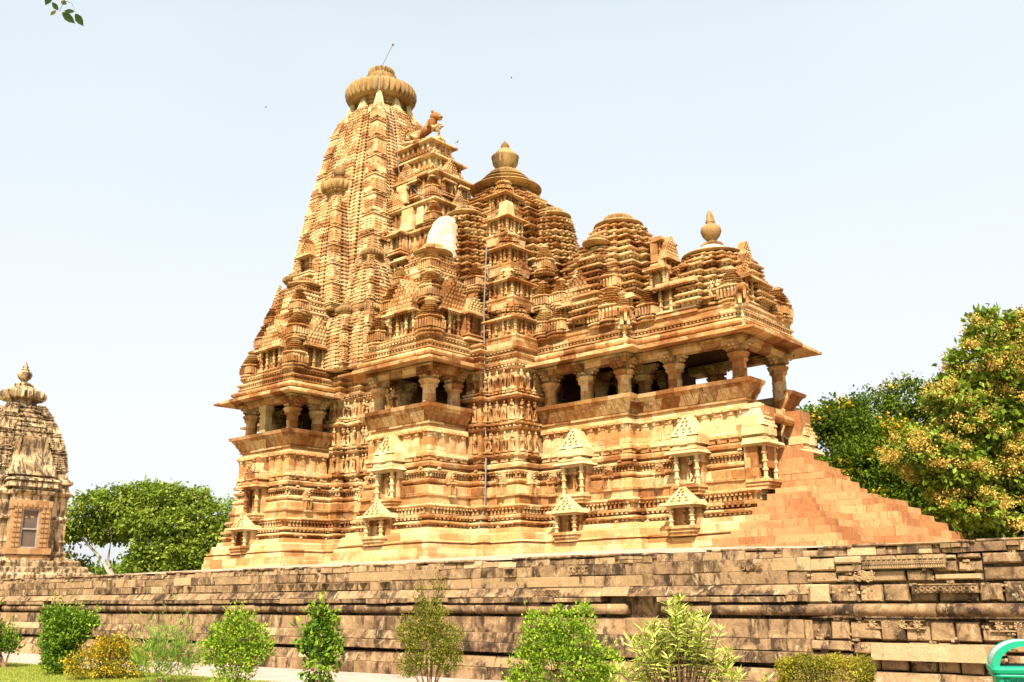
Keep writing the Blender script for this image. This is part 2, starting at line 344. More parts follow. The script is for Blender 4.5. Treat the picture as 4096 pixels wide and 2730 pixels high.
S1P = [(-2.4, -5.4), (-2.4, -8.2), (2.5, -8.2), (2.5, -5.4)]
S2P = [(8.45, -5.3), (8.45, -8.1), (13.0, -8.1), (13.0, -5.3)]
MPS = [(15.65, -3.15), (20.9, -3.15), (20.9, -2.5), (26.5, -2.5), (26.5, -1.35)]
south = [(-8.2, -2.45), (-5.4, -2.45), (-5.4, -3.4), (-4.5, -3.4), (-4.5, -4.5), (-3.4, -4.5), (-3.4, -5.4)] + S1P + \
        [(3.2, -5.4), (3.2, -4.9), (4.3, -4.9), (4.3, -4.5), (6.6, -4.5), (6.6, -4.9), (7.7, -4.9), (7.7, -5.3)] + S2P + \
        [(13.75, -5.3), (13.75, -4.8), (15.65, -4.8), (15.65, -3.15), (20.9, -3.15), (20.9, -2.5), (26.5, -2.5)]
plan = south + mir(south)
# foundation mouldings
mb = MB()
loft(mb, plan, [(1.06, 3.0), (1.04, 3.5), (0.98, 3.52), (0.95, 3.86), (0.86, 3.88), (0.84, 3.90), (0.80, 3.95), (0.92, 3.97), (0.92, 4.02), (0.78, 4.06), (0.76, 4.34), (0.70, 4.40), (0.56, 4.42),
               (0.52, 4.62), (0.30, 4.66), (0.24, 4.74)], seg=0.9, jit=0.02, cap1=False)
part("plinth", mb, M['stone_lo'], T)
mb = MB()
loft(mb, plan, [(0.24, 4.70), (0.22, 4.78), (0.42, 4.80), (0.46, 4.86), (0.36, 4.95), (0.20, 4.98), (0.18, 5.04), (0.26, 5.08), (0.40, 5.10), (0.42, 5.22), (0.26, 5.26), (0.10, 5.28),
               (0.10, 5.52), (0.20, 5.55), (0.30, 5.60), (0.34, 5.66), (0.24, 5.74), (0.08, 5.78), (0.08, 6.10), (0.16, 6.14), (0.17, 6.24), (0.06, 6.28), (0.02, 6.60), (-0.04, 6.66),
               (-0.16, 6.68), (-0.06, 6.72), (0.02, 6.78), (0.03, 6.85), (-0.02, 6.92), (-0.12, 6.96), (-0.24, 6.98), (-0.24, 7.20), (-0.16, 7.24), (-0.02, 7.26), (0.0, 7.33), (-0.10, 7.40),
               (-0.22, 7.42), (-0.20, 7.48), (0.0, 7.52), (0.02, 7.66), (-0.10, 7.76), (-0.22, 7.78), (-0.22, 7.97), (-1.2, 7.975)], seg=0.55, jit=0.018, cap0=False)
row(mb, plan, True, 0.33, 4.72, 0.10, 0.10, 0.09, 0.22)
row(mb, plan, True, 0.36, 5.02, 0.12, 0.10, 0.08, 0.24)
row(mb, plan, True, 0.43, 5.12, 0.14, 0.05, 0.09, 0.27)
row(mb, plan, True, 0.16, 5.29, 0.14, 0.14, 0.22, 0.23, tp=0.02, hj=0.2)
row(mb, plan, True, 0.24, 5.50, 0.10, 0.14, 0.07, 0.2)
row(mb, plan, True, -0.20, 6.99, 0.10, 0.10, 0.20, 0.17, tp=0.02, hj=0.2)
row(mb, plan, True, -0.10, 7.19, 0.10, 0.12, 0.06, 0.19)
row(mb, plan, True, -0.02, 7.40, 0.22, 0.10, 0.10, 1.1, tp=0.04, skip=0.3)
row(mb, plan, True, 0.22, 5.74, 0.20, 0.10, 0.10, 1.3, tp=0.05, skip=0.4)
row(mb, plan, True, 0.40, 4.66, 0.16, 0.12, 0.12, 1.1, tp=0.05, skip=0.4)
row(mb, plan, True, -0.13, 7.80, 0.46, 0.12, 0.14, 0.56, tp=0.02)
part("foundation_mouldings", mb, M['stone'], T)

# ---- sculpted figures (three poses), one continuous little body each
def figure(pose):
    f = MB(); s = {0: 1, 1: -1, 2: 0.3}[pose]
    # torso+one leg as a continuous tube, second leg, arms, head with crown
    f.tube([(0.02*s, 0, 0.02), (0.07, 0, 0.25), (0.06*s+0.02, 0.01, 0.46), (0.05*s, 0, 0.56), (0.01, 0, 0.66), (-0.03*s, 0, 0.78), (-0.02*s, 0, 0.86), (0, 0, 0.90)],
           [0.05, 0.055, 0.085, 0.12, 0.075, 0.115, 0.10, 0.035], 8)
    f.tube([(-0.10, 0, 0.02), (-0.10-0.03*s, -0.03, 0.25), (-0.03+0.04*s, 0, 0.50)], [0.045, 0.05, 0.085], 7)
    f.ball((-0.01*s, -0.01, 0.96), 0.068, n=8, mrings=6); f.tube([(-0.01*s, 0, 1.0), (-0.01*s, 0, 1.10)], [0.055, 0.02], 7)
    a = [(-0.03*s-0.11, 0, 0.84), (-0.17, -0.06, 0.68), (-0.06, -0.12, 0.72)]; b = [(-0.03*s+0.11, 0, 0.84), (0.19, -0.03, 0.70), (0.14, -0.05, 0.50)]
    if pose == 1: b = [(0.1, 0, 0.84), (0.2, -0.03, 0.92), (0.10, -0.04, 1.08)]
    if pose == 2: a = [(-0.12, 0, 0.84), (-0.2, -0.02, 0.68), (-0.17, -0.04, 0.48)]; b = [(0.12, 0, 0.84), (0.18, -0.08, 0.70), (0.02, -0.12, 0.76)]
    f.tube(a, [0.04, 0.032, 0.026], 6); f.tube(b, [0.04, 0.032, 0.026], 6)
    f.cbox(0, 0.02, -0.10, 0.17, 0.11, 0.12, 0.02)
    return f
FIGM = [figure(i) for i in range(3)]
FIG = [f.mesh("sculpted_figure", M['stone'], True) for f in FIGM]
NFIG = [0]
def place_fig(x, y, z, rz, parent, sc=1.0):
    o = link("sculpted_figure", random.choice(FIG), parent, (x, y, z), rz, (sc*random.choice((-1, 1)), sc, sc*random.uniform(0.94, 1.04))); NFIG[0] += 1; return o

# ---- upper body walls between the balconies
bsouth = [(-8.0, -2.4), (-5.5, -2.4), (-5.5, -3.5), (-4.6, -3.5), (-4.6, -4.6), (-3.5, -4.6), (-3.5, -5.5), (-2.0, -5.5), (-2.0, -3.0), (2.1, -3.0), (2.1, -5.5), (3.1, -5.5), (3.1, -5.0), (4.2, -5.0), (4.2, -4.6), (6.7, -4.6), (6.7, -5.0), (7.8, -5.0), (7.8, -5.4),
          (8.9, -5.4), (8.9, -2.4), (12.6, -2.4), (12.6, -5.4), (13.65, -5.4), (13.65, -4.9), (15.55, -4.9), (15.55, -1.0)]
bsouth = [(x, y+0.2) if y < -2.6 else (x, y) for x, y in bsouth]
bpoly = bsouth + mir(bsouth)
BW = MB()
tiers = [(0, 7.95), (0.0, 8.02), (0.12, 8.06), (0.14, 8.2), (0.02, 8.22), (-0.06, 8.26), (-0.06, 9.30), (0.06, 9.34), (0.12, 9.42), (0.0, 9.48), (0.0, 9.56), (0.14, 9.60), (0.16, 9.72), (0.04, 9.76), (-0.06, 9.78),
         (-0.06, 10.78), (0.02, 10.82), (0.18, 10.86), (0.22, 10.96), (0.16, 11.06), (0.02, 11.12), (0.10, 11.16), (0.12, 11.24), (-0.05, 11.26), (-0.05, 12.26), (0.06, 12.30), (0.12, 12.38), (0.0, 12.44), (0.0, 12.52),
         (0.14, 12.56), (0.16, 12.68), (0.04, 12.74), (0.02, 12.90), (0.12, 12.94), (0.18, 13.02), (0.04, 13.10), (0.0, 13.24), (0.16, 13.28), (0.20, 13.36), (0.06, 13.46), (0.04, 13.58), (0.16, 13.62), (0.16, 13.72), (-0.3, 13.8)]
loft(BW, bpoly, tiers, seg=0.6, jit=0.014)
for z in (9.45, 12.45, 12.9, 13.2): row(BW, bpoly, True, 0.07, z, 0.12, 0.1, 0.08, 0.22)
for z in (8.10, 9.62, 11.14): row(BW, bpoly, True, 0.15, z, 0.2, 0.10, 0.08, 0.42, tp=0.03)
body = part("body_wall", BW, M['stone'], T)
def figs_on(path, zs, pitch=0.46, d=0.10):
    for i in range(len(path)-1):
        a, b = path[i], path[i+1]; L = math.hypot(b[0]-a[0], b[1]-a[1]); k = max(1, int(L/pitch))
        dx, dy = (b[0]-a[0])/L, (b[1]-a[1])/L; nx, ny = dy, -dx; rz = math.atan2(nx, -ny)
        for j in range(k):
            t = (j+0.5)*L/k
            for z in zs: place_fig(a[0]+dx*t+nx*d, a[1]+dy*t+ny*d, z+0.10, rz, body, 0.88)
off = lambda P: [(x, y+0.2) for x, y in P]
ZT = (8.22, 9.75, 11.24)
figs_on(off([(12.98, -5.4), (13.65, -5.4), (13.65, -4.9), (15.55, -4.9), (15.55, -3.4)]), ZT, 0.42)
figs_on(off([(2.5, -5.5), (3.1, -5.5), (3.1, -5.0), (4.2, -5.0), (4.2, -4.6), (6.7, -4.6)]), ZT, 0.50)
figs_on(off([(6.7, -5.0), (7.8, -5.0), (7.8, -5.4), (8.4, -5.4)]), ZT[2:], 0.45)

# ---- balcony panel walls, balustrades, eaves
panel_sec = [(-1.0, 7.9), (-0.16, 7.9), (-0.10, 7.98), (-0.08, 8.10), (-0.14, 8.26), (-0.22, 8.28), (-0.24, 9.08), (-0.14, 9.12), (-0.08, 9.20), (-0.12, 9.38), (-0.24, 9.42), (-0.26, 9.58), (-1.0, 9.6)]
def panel_wall(path):
    mb = MB(); sweep(mb, path, panel_sec, seg=0.6)
    row(mb, path, False, -0.24, 8.28, 0.40, 0.16, 0.80, 0.62)
    row(mb, path, False, -0.22, 8.28, 0.22, 0.16, 0.80, 0.62)
    row(mb, path, False, -0.155, 8.98, 0.34, 0.10, 0.12, 0.62)
    row(mb, path, False, -0.145, 8.50, 0.16, 0.03, 0.26, 0.62, tp=0.0)
    row(mb, path, False, -0.08, 9.14, 0.30, 0.14, 0.20, 0.42, tp=0.03, hj=0.1)
    row(mb, path, False, -0.07, 8.00, 0.40, 0.10, 0.20, 0.5, tp=0.02, hj=0.1)
    o = part("balcony_wall", mb, M['stone_lo'], T); return o
def balustrade(path, parent):
    mb = MB()
    sweep(mb, path, [(-0.42, 9.58), (-0.14, 9.55), (-0.12, 9.62), (-0.20, 9.66), (-0.16, 9.70), (0.20, 10.26), (0.28, 10.28), (0.34, 10.44), (0.10, 10.50), (-0.02, 10.42), (-0.40, 9.75)], seg=0.9)
    n = len(path)
    for i in range(n-1):   # slanting ribs and medallions of the seat back
        a, b = path[i], path[i+1]; L = math.hypot(b[0]-a[0], b[1]-a[1]); dx, dy = (b[0]-a[0])/L, (b[1]-a[1])/L; nx, ny = dy, -dx
        k = max(1, int(L/0.46))
        for j in range(k):
            for q, wd in ((0.0, 0.022), (0.09, 0.022)):
                t = (j+0.35)*L/k+q
                if t > L: continue
                V = []
                for (d, z) in ((-0.15, 9.71), (0.19, 10.25)):
                    for (u, o_) in ((-wd, 0.0), (wd, 0.0), (wd, 0.032), (-wd, 0.032)):
                        V.append((a[0]+dx*(t+u)+nx*(d+o_), a[1]+dy*(t+u)+ny*(d+o_), z-o_*0.6))
                mb.add(V, MB.BQ)
            t = (j+0.80)*L/k
            if t < L-0.08:
                c = Vector((a[0]+dx*t+nx*0.04, a[1]+dy*t+ny*0.04, 9.98)); nn = Vector((nx*0.85, ny*0.85, -0.53)).normalized(); e1 = Vector((dx, dy, 0)); e2 = nn.cross(e1)
                for rr, hh in ((0.10, 0.018), (0.05, 0.032)):
                    V = [c+(e1*cos(2*pi*q/8)+e2*sin(2*pi*q/8))*rr+nn*h_ for h_ in (0, hh) for q in range(8)]
                    bb = mb.add(V, [[q, (q+1) % 8, 8+(q+1) % 8, 8+q] for q in range(8)]); mb.ng.append([bb+8+q for q in range(8)])
    return part("balustrade", mb, M['stone'], parent)
def eave(path, cover=0.0):
    mb = MB(); z = 12.42
    sweep(mb, path, [(-1.4, z+0.34), (-0.35, z+0.10), (0.94, z-0.06), (0.99, z-0.06), (0.99, z+0.05), (0.60, z+0.15), (0.16, z+0.36), (-1.4, z+0.60)], seg=0.8, jit=0.012)
    row(mb, path, False, 0.93, z+0.03, 0.30, 0.10, 0.07, 0.42)
    row(mb, path, False, 0.72, z+0.10, 0.34, 0.30, 0.05, 0.40)
    # roll moulding
    th = np.linspace(0, 2*pi, 11)[:-1]
    sweep(mb, path, [(0.16+0.17*cos(t), z+0.52+0.15*sin(t)) for t in th], seg=0.9)
    sweep(mb, path, [(-1.4, z+0.55), (-0.0, z+0.55), (-0.06, z+0.72), (0.06, z+0.78), (0.06, z+0.86), (-0.06, z+0.90), (-0.10, z+0.96), (0.10, z+1.0), (0.12, z+1.08), (-0.02, z+1.16), (-0.14, z+1.20), (-0.14, z+1.30), (-1.4, z+1.32)], seg=0.6)
    row(mb, path, False, 0.0, z+0.90, 0.11, 0.12, 0.09, 0.2)
    # lintel beams under the eave
    sweep(mb, path, [(-0.62, z-0.34), (-0.14, z-0.34), (-0.10, z-0.20), (-0.06, z-0.18), (-0.02, z+0.02), (-0.6, z+0.12)], seg=1.2)
    return part("eave", mb, M['stone'], T)
Nm = lambda P: mir(P)
MPE = [(15.65, -3.15), (20.9, -3.15), (20.9, -2.5), (26.5, -2.5), (26.5, 2.5), (20.9, 2.5), (20.9, 3.15), (15.65, 3.15)]
WP = [(-5.4, 2.45), (-8.2, 2.45), (-8.2, -2.45), (-5.4, -2.45)]
for P in (S1P, S2P, MPS, mir(S1P), mir(S2P), mir(MPS), WP):
    pw = panel_wall(P); balustrade(P, pw)
for P in (S1P, S2P, MPE, mir(S1P), mir(S2P), WP): eave(P)
# balcony and hall floors, ceilings, north side and interior shut by added light-blocking walls
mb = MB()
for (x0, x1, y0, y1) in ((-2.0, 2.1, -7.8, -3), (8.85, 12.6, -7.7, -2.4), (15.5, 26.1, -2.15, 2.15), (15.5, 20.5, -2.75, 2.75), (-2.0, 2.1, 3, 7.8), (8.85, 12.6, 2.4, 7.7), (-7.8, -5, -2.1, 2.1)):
    mb = MB(); mb.box(x0, x1, y0, y1, 7.9+0.01*x0/30, 9.62+0.003*(x0+9)/10); part("floor_slab", mb, M['stone_shade'], T)
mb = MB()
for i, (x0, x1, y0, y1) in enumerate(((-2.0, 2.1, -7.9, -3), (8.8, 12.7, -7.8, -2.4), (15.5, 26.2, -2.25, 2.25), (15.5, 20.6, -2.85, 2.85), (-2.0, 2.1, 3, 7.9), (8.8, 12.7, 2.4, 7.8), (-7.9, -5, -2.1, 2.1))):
    mb = MB(); mb.box(x0, x1, y0, y1, 12.45+0.004*i, 12.9+0.004*i); part("ceiling_slab", mb, M['stone_shade'], T)
for b_ in ((15.56, 20.7, 2.5, 2.8, 9.6, 12.46), (15.56, 15.9, -1.0, 2.6, 9.6, 12.46), (20.9, 21.2, 0.2, 2.6, 9.6, 12.46)): mb = MB(); mb.box(*b_); part("light_blocking_wall", mb, M['stone_shade'], T)

# ---- columns
def col_mesh():
    a = MB(); P = [(0.34, 9.6), (0.34, 9.9), (0.33, 9.98), (0.33, 10.6), (0.345, 10.62), (0.345, 10.66), (0.32, 10.68), (0.32, 10.95), (0.335, 10.97), (0.335, 11.0), (0.31, 11.02), (0.31, 11.32)]
    a.lathe(0, 0, P, 16, ribs=8, amp=0.10, caps=False)
    for k, p in enumerate(P): pass
    a.v[0] = a.v[0]
    c = MB(); c.lathe(0, 0, [(0.31, 11.30), (0.36, 11.34), (0.44, 11.42), (0.42, 11.48), (0.40, 11.50), (0.50, 11.62), (0.53, 11.70), (0.40, 11.74), (0.36, 11.80)], 8)
    for k, (z_, r_, h_) in enumerate(((11.80, 0.36, 0.12), (11.90, 0.50, 0.13), (12.01, 0.64, 0.12), (12.11, 0.78, 0.11))):
        c.box(-r_, r_, -0.17-0.004*k, 0.17+0.004*k, z_, z_+h_, 0.012); c.box(-0.172-0.004*k, 0.172+0.004*k, -r_+0.005, r_-0.005, z_, z_+h_+0.003, 0.012)
    for k in range(4):
        t = k*pi/2; d = Vector((cos(t), sin(t), 0)); e = Vector((-sin(t), cos(t), 0))
        for q in (-0.10, 0.10): c.ball(tuple(d*0.44+e*q+Vector((0, 0, 11.90))), 0.10, n=8, mrings=6); c.ball(tuple(d*0.62+e*q+Vector((0, 0, 12.03))), 0.08, n=8, mrings=6)
    return a.mesh("shaft", M['stone'], False), c.mesh("capital", M['stone'], False)
shaft, capital = col_mesh()
for x, y in ((-1.8, -7.66), (1.96, -7.66), (1.96, -5.95), (-1.8, -5.95), (9.0, -7.56), (12.44, -7.56), (12.44, -5.85), (9.0, -5.85),
             (16.0, -2.6), (18.2, -2.6), (20.36, -2.6), (22.7, -1.96), (25.95, -1.96), (25.95, 1.9), (22.7, 1.96), (17.9, -1.0), (20.4, -0.9), (17.9, 1.2), (20.4, 1.2), (-7.85, -2.0), (-7.85, 2.0)):
    c = link("column", shaft, T, (x, y, 0)); link("capital", capital, c)
mb = MB(); mb.box(-0.47, 0.03, -8.05, -7.6, 9.6, 12.1); mb.box(-0.55, 0.11, -8.1, -7.55, 11.75, 12.08)
o = part("support_pillar", mb, M['stone_new'], T); o['label'] = "plain pale square repair pillar between the carved columns"
# lion group statue on the second balustrade
mb = MB(); mb.merge(FIGM[0], Matrix.Translation((0, 0, 0.12))); mb.merge(FIGM[1], Matrix.Translation((0.22, 0.08, 0.05))); mb.cbox(0.1, 0, -0.35, 0.32, 0.22, 0.4, 0.04)
link("balcony_statue", mb.mesh("balcony_statue", M['stone'], True), T, (9.95, -7.95, 10.35))

# ---- miniature shrines, aedicules, niche kiosks (each a part of the temple)
def pidha(mb, cx, cy, z, h0, h1, H, n, p=1.0, dent=True, seg=0, step=True, bulge=0.35, jit=0.006, tooth=0.11):
    # stack of n ribbed tiers whose half width goes h0 -> h1
    for k in range(n):
        t = (k/(n-1) if n > 1 else 0); hh = h0+(h1-h0)*(t**(1+bulge)); dz = H/n; zz = z+k*dz; lip = min(0.16, hh*0.16)
        pl = stepped(cx, cy, hh) if step else rect(cx-hh, cx+hh, cy-hh, cy+hh)
        loft(mb, pl, [(-lip*1.7, zz), (-lip*1.7, zz+dz*0.36), (0, zz+dz*0.46), (0.012, zz+dz*0.62), (-lip*0.5, zz+dz*0.72), (-lip*1.7, zz+dz*1.0)], seg=seg, jit=jit, cap0=(k == 0), cap1=True)
        if dent and hh > 0.5: row(mb, pl, True, -lip*1.15, zz+dz*0.14, 0.11, 0.12, dz*0.26, tooth*2)
def amalaka(mb, cx, cy, z, r, h, ribs, n=None, q=0.62):
    n = n or ribs*4
    P = [(r*(q+(1-q)*sin(pi*k/8)**0.8), z+h*(1-cos(pi*k/8))/2, sin(pi*k/8)) for k in range(9)]
    mb.lathe(cx, cy, P, n, ribs=ribs, amp=0.2)
def kuta():
    m = MB(); loft(m, stepped(0, 0, 0.56), [(0.0, 0), (0.02, 0.06), (-0.08, 0.10), (-0.04, 0.14), (0.03, 0.17), (0.03, 0.24), (-0.08, 0.28), (-0.12, 0.30), (-0.12, 0.72), (0.0, 0.76), (0.04, 0.80), (0.0, 0.86), (-0.12, 0.88)], seg=0, jit=0.006)
    row(m, rect(-0.5, 0.5, -0.5, 0.5), True, -0.02, 0.32, 0.09, 0.08, 0.38, 0.16)
    pidha(m, 0, 0, 0.86, 0.52, 0.22, 0.72, 6, dent=False, jit=0.004)
    m.lathe(0, 0, [(0.14, 1.56), (0.27, 1.60), (0.28, 1.66), (0.14, 1.70), (0.16, 1.74), (0.05, 1.80)], 12)
    return m
KUTAM = kuta(); KUTA = KUTAM.mesh("miniature_shrine", M['stone'])
def pillar(m, x, y, z0, h, r=0.09):
    P = []; 
    for k in range(4):
        a = z0+h*k/4
        P += [(r*1.35, a), (r*1.35, a+h*0.03), (r*0.85, a+h*0.05), (r*0.85, a+h*0.21), (r*1.2, a+h*0.23)]
    P.append((r*1.5, z0+h)); m.lathe(x, y, P, 8)
def udgama(m, w, z, h, y=0.0, n=6, dep=0.30):
    # pierced pediment: tiers of little arches, narrowing upward
    for k in range(n):
        hw = w/2*(1-(k/n)**1.15); dz = h/n; zz = z+k*dz
        m.box(-hw*0.96, hw*0.96, y-dep*0.55, y+dep, zz, zz+dz*0.98)
        m.box(-hw, hw, y-dep*0.72, y-dep*0.5, zz+dz*0.74, zz+dz*0.93)
        c = max(1, int(hw*2/0.2))
        for j in range(c):
            x = -hw+(j+0.5)*2*hw/c+random.uniform(-.02, .02)
            t = pi*random.random()
            m.ball((x, y-dep*0.66, zz+dz*0.38), 0.085, 1, 0.9, 0.8*dz/0.17, n=6, mrings=4)
def aedicule(w=1.7, ped=True, H=1.2, figs=2):
    m = MB()
    m.box(-w/2-0.10, w/2+0.10, -0.30, 0.4, 0, 0.12, 0.03); m.box(-w/2, w/2, -0.22, 0.4, 0.12, 0.22); m.box(-w/2-0.06, w/2+0.06, -0.28, 0.4, 0.22, 0.30, 0.02)
    m.box(-w/2+0.05, w/2-0.05, 0.12, 0.4, 0.30, 0.30+H)
    for x in ((-w/2+0.12, -w/6, w/6, w/2-0.12) if w > 1.4 else (-w/2+0.1, w/2-0.1)): pillar(m, x, -0.12, 0.30, H, 0.085)
    for k in range(figs):
        x = (k-(figs-1)/2)*0.4; m.merge(FIGM[k % 3], Matrix.Translation((x, 0.05, 0.38))@Matrix.Scale(0.92*H/1.2, 4))
    for s_ in (-1, 1): m.box(s_*w/2-0.05, s_*w/2+0.05, -0.05, 0.35, 0.3, 0.3+H)
    V = [(-w/2-0.22, -0.48, 0.28+H), (w/2+0.22, -0.48, 0.28+H), (w/2+0.05, 0.35, 0.30+H), (-w/2-0.05, 0.35, 0.30+H), (-w/2-0.20, -0.46, 0.36+H), (w/2+0.20, -0.46, 0.36+H), (w/2, 0.35, 0.58+H), (-w/2, 0.35, 0.58+H)]
    m.add(V, MB.BQ)
    row(m, [(-w/2-0.15, -0.4), (w/2+0.15, -0.4)], False, 0, 0.22+H, 0.1, 0.08, 0.07, 0.18)
    m.box(-w/2-0.05, w/2+0.05, -0.25, 0.4, 0.44+H, 0.56+H)
    if ped: udgama(m, w*0.98, 0.55+H, w*0.82, y=-0.02, n=7)
    return m
AED = [aedicule(1.9, True, 1.15, 2).mesh("aedicule", M['stone']), aedicule(1.2, True, 1.0, 1).mesh("aedicule", M['stone']), aedicule(1.9, False, 1.05, 3).mesh("aedicule", M['stone']), aedicule(1.0, False, 0.95, 1).mesh("aedicule", M['stone'])]
UDG = MB(); udgama(UDG, 2.2, 0, 1.9, n=9); UDG = UDG.mesh("pierced_pediment", M['stone'])
def ku(x, y, z, s=1.0, p=T): return link("miniature_shrine", KUTA, p, (x, y, z), 0, s)
def ae(k, x, y, z, rz=0.0, s=1.0, p=T): return link("aedicule", AED[k], p, (x, y, z), rz, s)
def ud(x, y, z, rz=0.0, s=1.0, p=T): return link("pierced_pediment", UDG, p, (x, y, z), rz, s)
E = pi/2

def kiosk(w, H, roofh, mat, mass=True, fig=True):
    r = MB(); b = MB(); p = MB()
    # bracketed base, back slab and side walls
    b.box(-w/2+0.05, w/2-0.05, -0.45, 0.5, -0.30, -0.14, 0.0); b.box(-w/2, w/2, -0.52, 0.5, -0.14, 0.0, 0.02); b.box(-w/2-0.05, w/2+0.05, -0.58, 0.5, 0.0, 0.12, 0.02)
    b.box(-w/2+0.06, w/2-0.06, 0.02, 0.5, 0.12, H); b.box(-w/2+0.02, -w/2+0.12, -0.1, 0.5, 0.12, H); b.box(w/2-0.12, w/2-0.02, -0.1, 0.5, 0.12, H)
    pillar(p, 0, -0.36, 0.12, H-0.12, 0.10); r.w = w
    e = w/2+0.22
    V = [(-e, -0.72, H+0.02), (e, -0.72, H+0.02), (e, 0.5, H+0.02), (-e, 0.5, H+0.02), (-e+0.03, -0.69, H+0.13), (e-0.03, -0.69, H+0.13), (w/2, 0.5, H+0.30), (-w/2, 0.5, H+0.30)]
    r.add(V, MB.BQ); r.box(-w/2-0.02, w/2+0.02, -0.45, 0.5, H-0.06, H+0.2)
    z = H+0.2
    if mass:
        r.box(-w/2-0.04, w/2+0.04, -0.50, 0.5, z, z+0.10); r.box(-w/2+0.10, w/2-0.10, -0.42, 0.5, z+0.10, z+0.24)
        r.box(-w/2-0.02, w/2+0.02, -0.48, 0.5, z+0.24, z+0.56); r.box(-0.17, 0.17, -0.58, 0.5, z+0.20, z+0.60)
        for s_ in (-1, 1): r.box(s_*(w/2-0.02)-0.12, s_*(w/2-0.02)+0.12, -0.40, 0.5, z+0.22, z+0.58)
        r.box(-w/2-0.06, w/2+0.06, -0.52, 0.5, z+0.60, z+0.70, 0.03); z += 0.70
    n = 5
    for k in range(n):
        t0 = k/n; t1 = (k+1)/n; a = (w/2)*(1-t0*0.82); c = (w/2)*(1-t1*0.82); dz = roofh/n
        V = [(-a, -0.46*(1-t0*0.7), z+k*dz), (a, -0.46*(1-t0*0.7), z+k*dz), (a, 0.5, z+k*dz), (-a, 0.5, z+k*dz), (-c, -0.46*(1-t1*0.7), z+(k+1)*dz), (c, -0.46*(1-t1*0.7), z+(k+1)*dz), (c, 0.5, z+(k+1)*dz), (-c, 0.5, z+(k+1)*dz)]
        r.add(V, MB.BQ)
        for j in range(3-k//2):
            x = (j-(2-k//2)/2)*a*0.55; r.cbox(x, -0.46*(1-t0*0.7)-0.02, z+k*dz+dz*0.25, 0.05, 0.06, dz*0.4)
    f = MB()
    if fig: f.merge(FIGM[1], Matrix.Translation((0, -0.12, 0.24))@Matrix.Scale(min(1.25, (H-0.2)/1.15), 4))
    return b.mesh("niche_body", M['stone']), (p.mesh("pillar", M[mat]), w/2-0.14), r.mesh("niche_roof", M[mat]), f.mesh("niche_figure", M['stone'], True) if fig else None
KB = kiosk(1.30, 1.45, 0.85, 'stone_new'); KS = kiosk(1.30, 0.95, 0.62, 'stone_new', mass=False, fig=True); KT = kiosk(1.2, 1.55, 0.95, 'stone_new'); KD = kiosk(1.25, 1.5, 0.8, 'stone')
def put_kiosk(K, x, y, z, rz, lab):
    o = link("niche_shrine", K[0], T, (x, y, z), rz); o['label'] = lab
    [link("pillar", K[1][0], o, (s_*K[1][1], 0, 0)) for s_ in (-1, 1)]; link("niche_roof", K[2], o)
    if K[3]: link("niche_figure", K[3], o)
put_kiosk(KD, 0.05, -8.35, 5.95, 0, "tall niche shrine with a reddish roof on the left balcony plinth")
put_kiosk(KB, 10.6, -8.30, 5.95, 0, "tall niche shrine with a pale roof under the middle balcony")
put_kiosk(KB, 18.0, -3.35, 5.95, 0, "tall niche shrine with a pale roof under the long hall balcony")
put_kiosk(KB, 23.7, -2.75, 5.95, 0, "tall niche shrine with a dancing figure near the staircase")
put_kiosk(KT, 26.7, -2.05, 6.0, E, "slender niche shrine at the top of the staircase, near side")
put_kiosk(KT, 26.7, 2.05, 6.0, E, "slender niche shrine at the top of the staircase, far side")
for x, y in ((-0.15, -8.85), (10.4, -8.75), (17.85, -3.8), (23.6, -3.25)):
    put_kiosk(KS, x, y, 4.22, 0, "small pale niche shrine low on the plinth below the tall one")
SM = MB(); SM.box(-0.2, 0.2, -0.16, 0.2, -0.5, -0.38, 0.02); SM.box(-0.17, 0.17, -0.1, 0.2, -0.38, 0.12); SM.box(-0.24, 0.24, -0.2, 0.2, 0.10, 0.20, 0.02); SM.merge(FIGM[2], Matrix.Translation((0, -0.1, -0.3))@Matrix.Scale(0.36, 4))
for x in (-0.15, 0.15): SM.box(x-0.03, x+0.03, -0.17, -0.1, -0.36, 0.1)
udgama(SM, 0.44, 0.2, 0.5, y=0, n=4, dep=0.2)
SMM = SM.mesh("plinth_aedicule", M['stone'])
for x, y, z, rz in ((2.62, -6.95, 6.6, E), (4.7, -5.0, 6.6, 0), (13.12, -6.75, 6.6, E), (14.7, -4.95, 6.6, 0), (15.78, -4.0, 6.6, E), (16.5, -3.3, 6.6, 0), (19.7, -3.3, 6.6, 0), (22.0, -2.65, 6.6, 0)):
    link("plinth_aedicule", SMM, T, (x, y, z), rz)

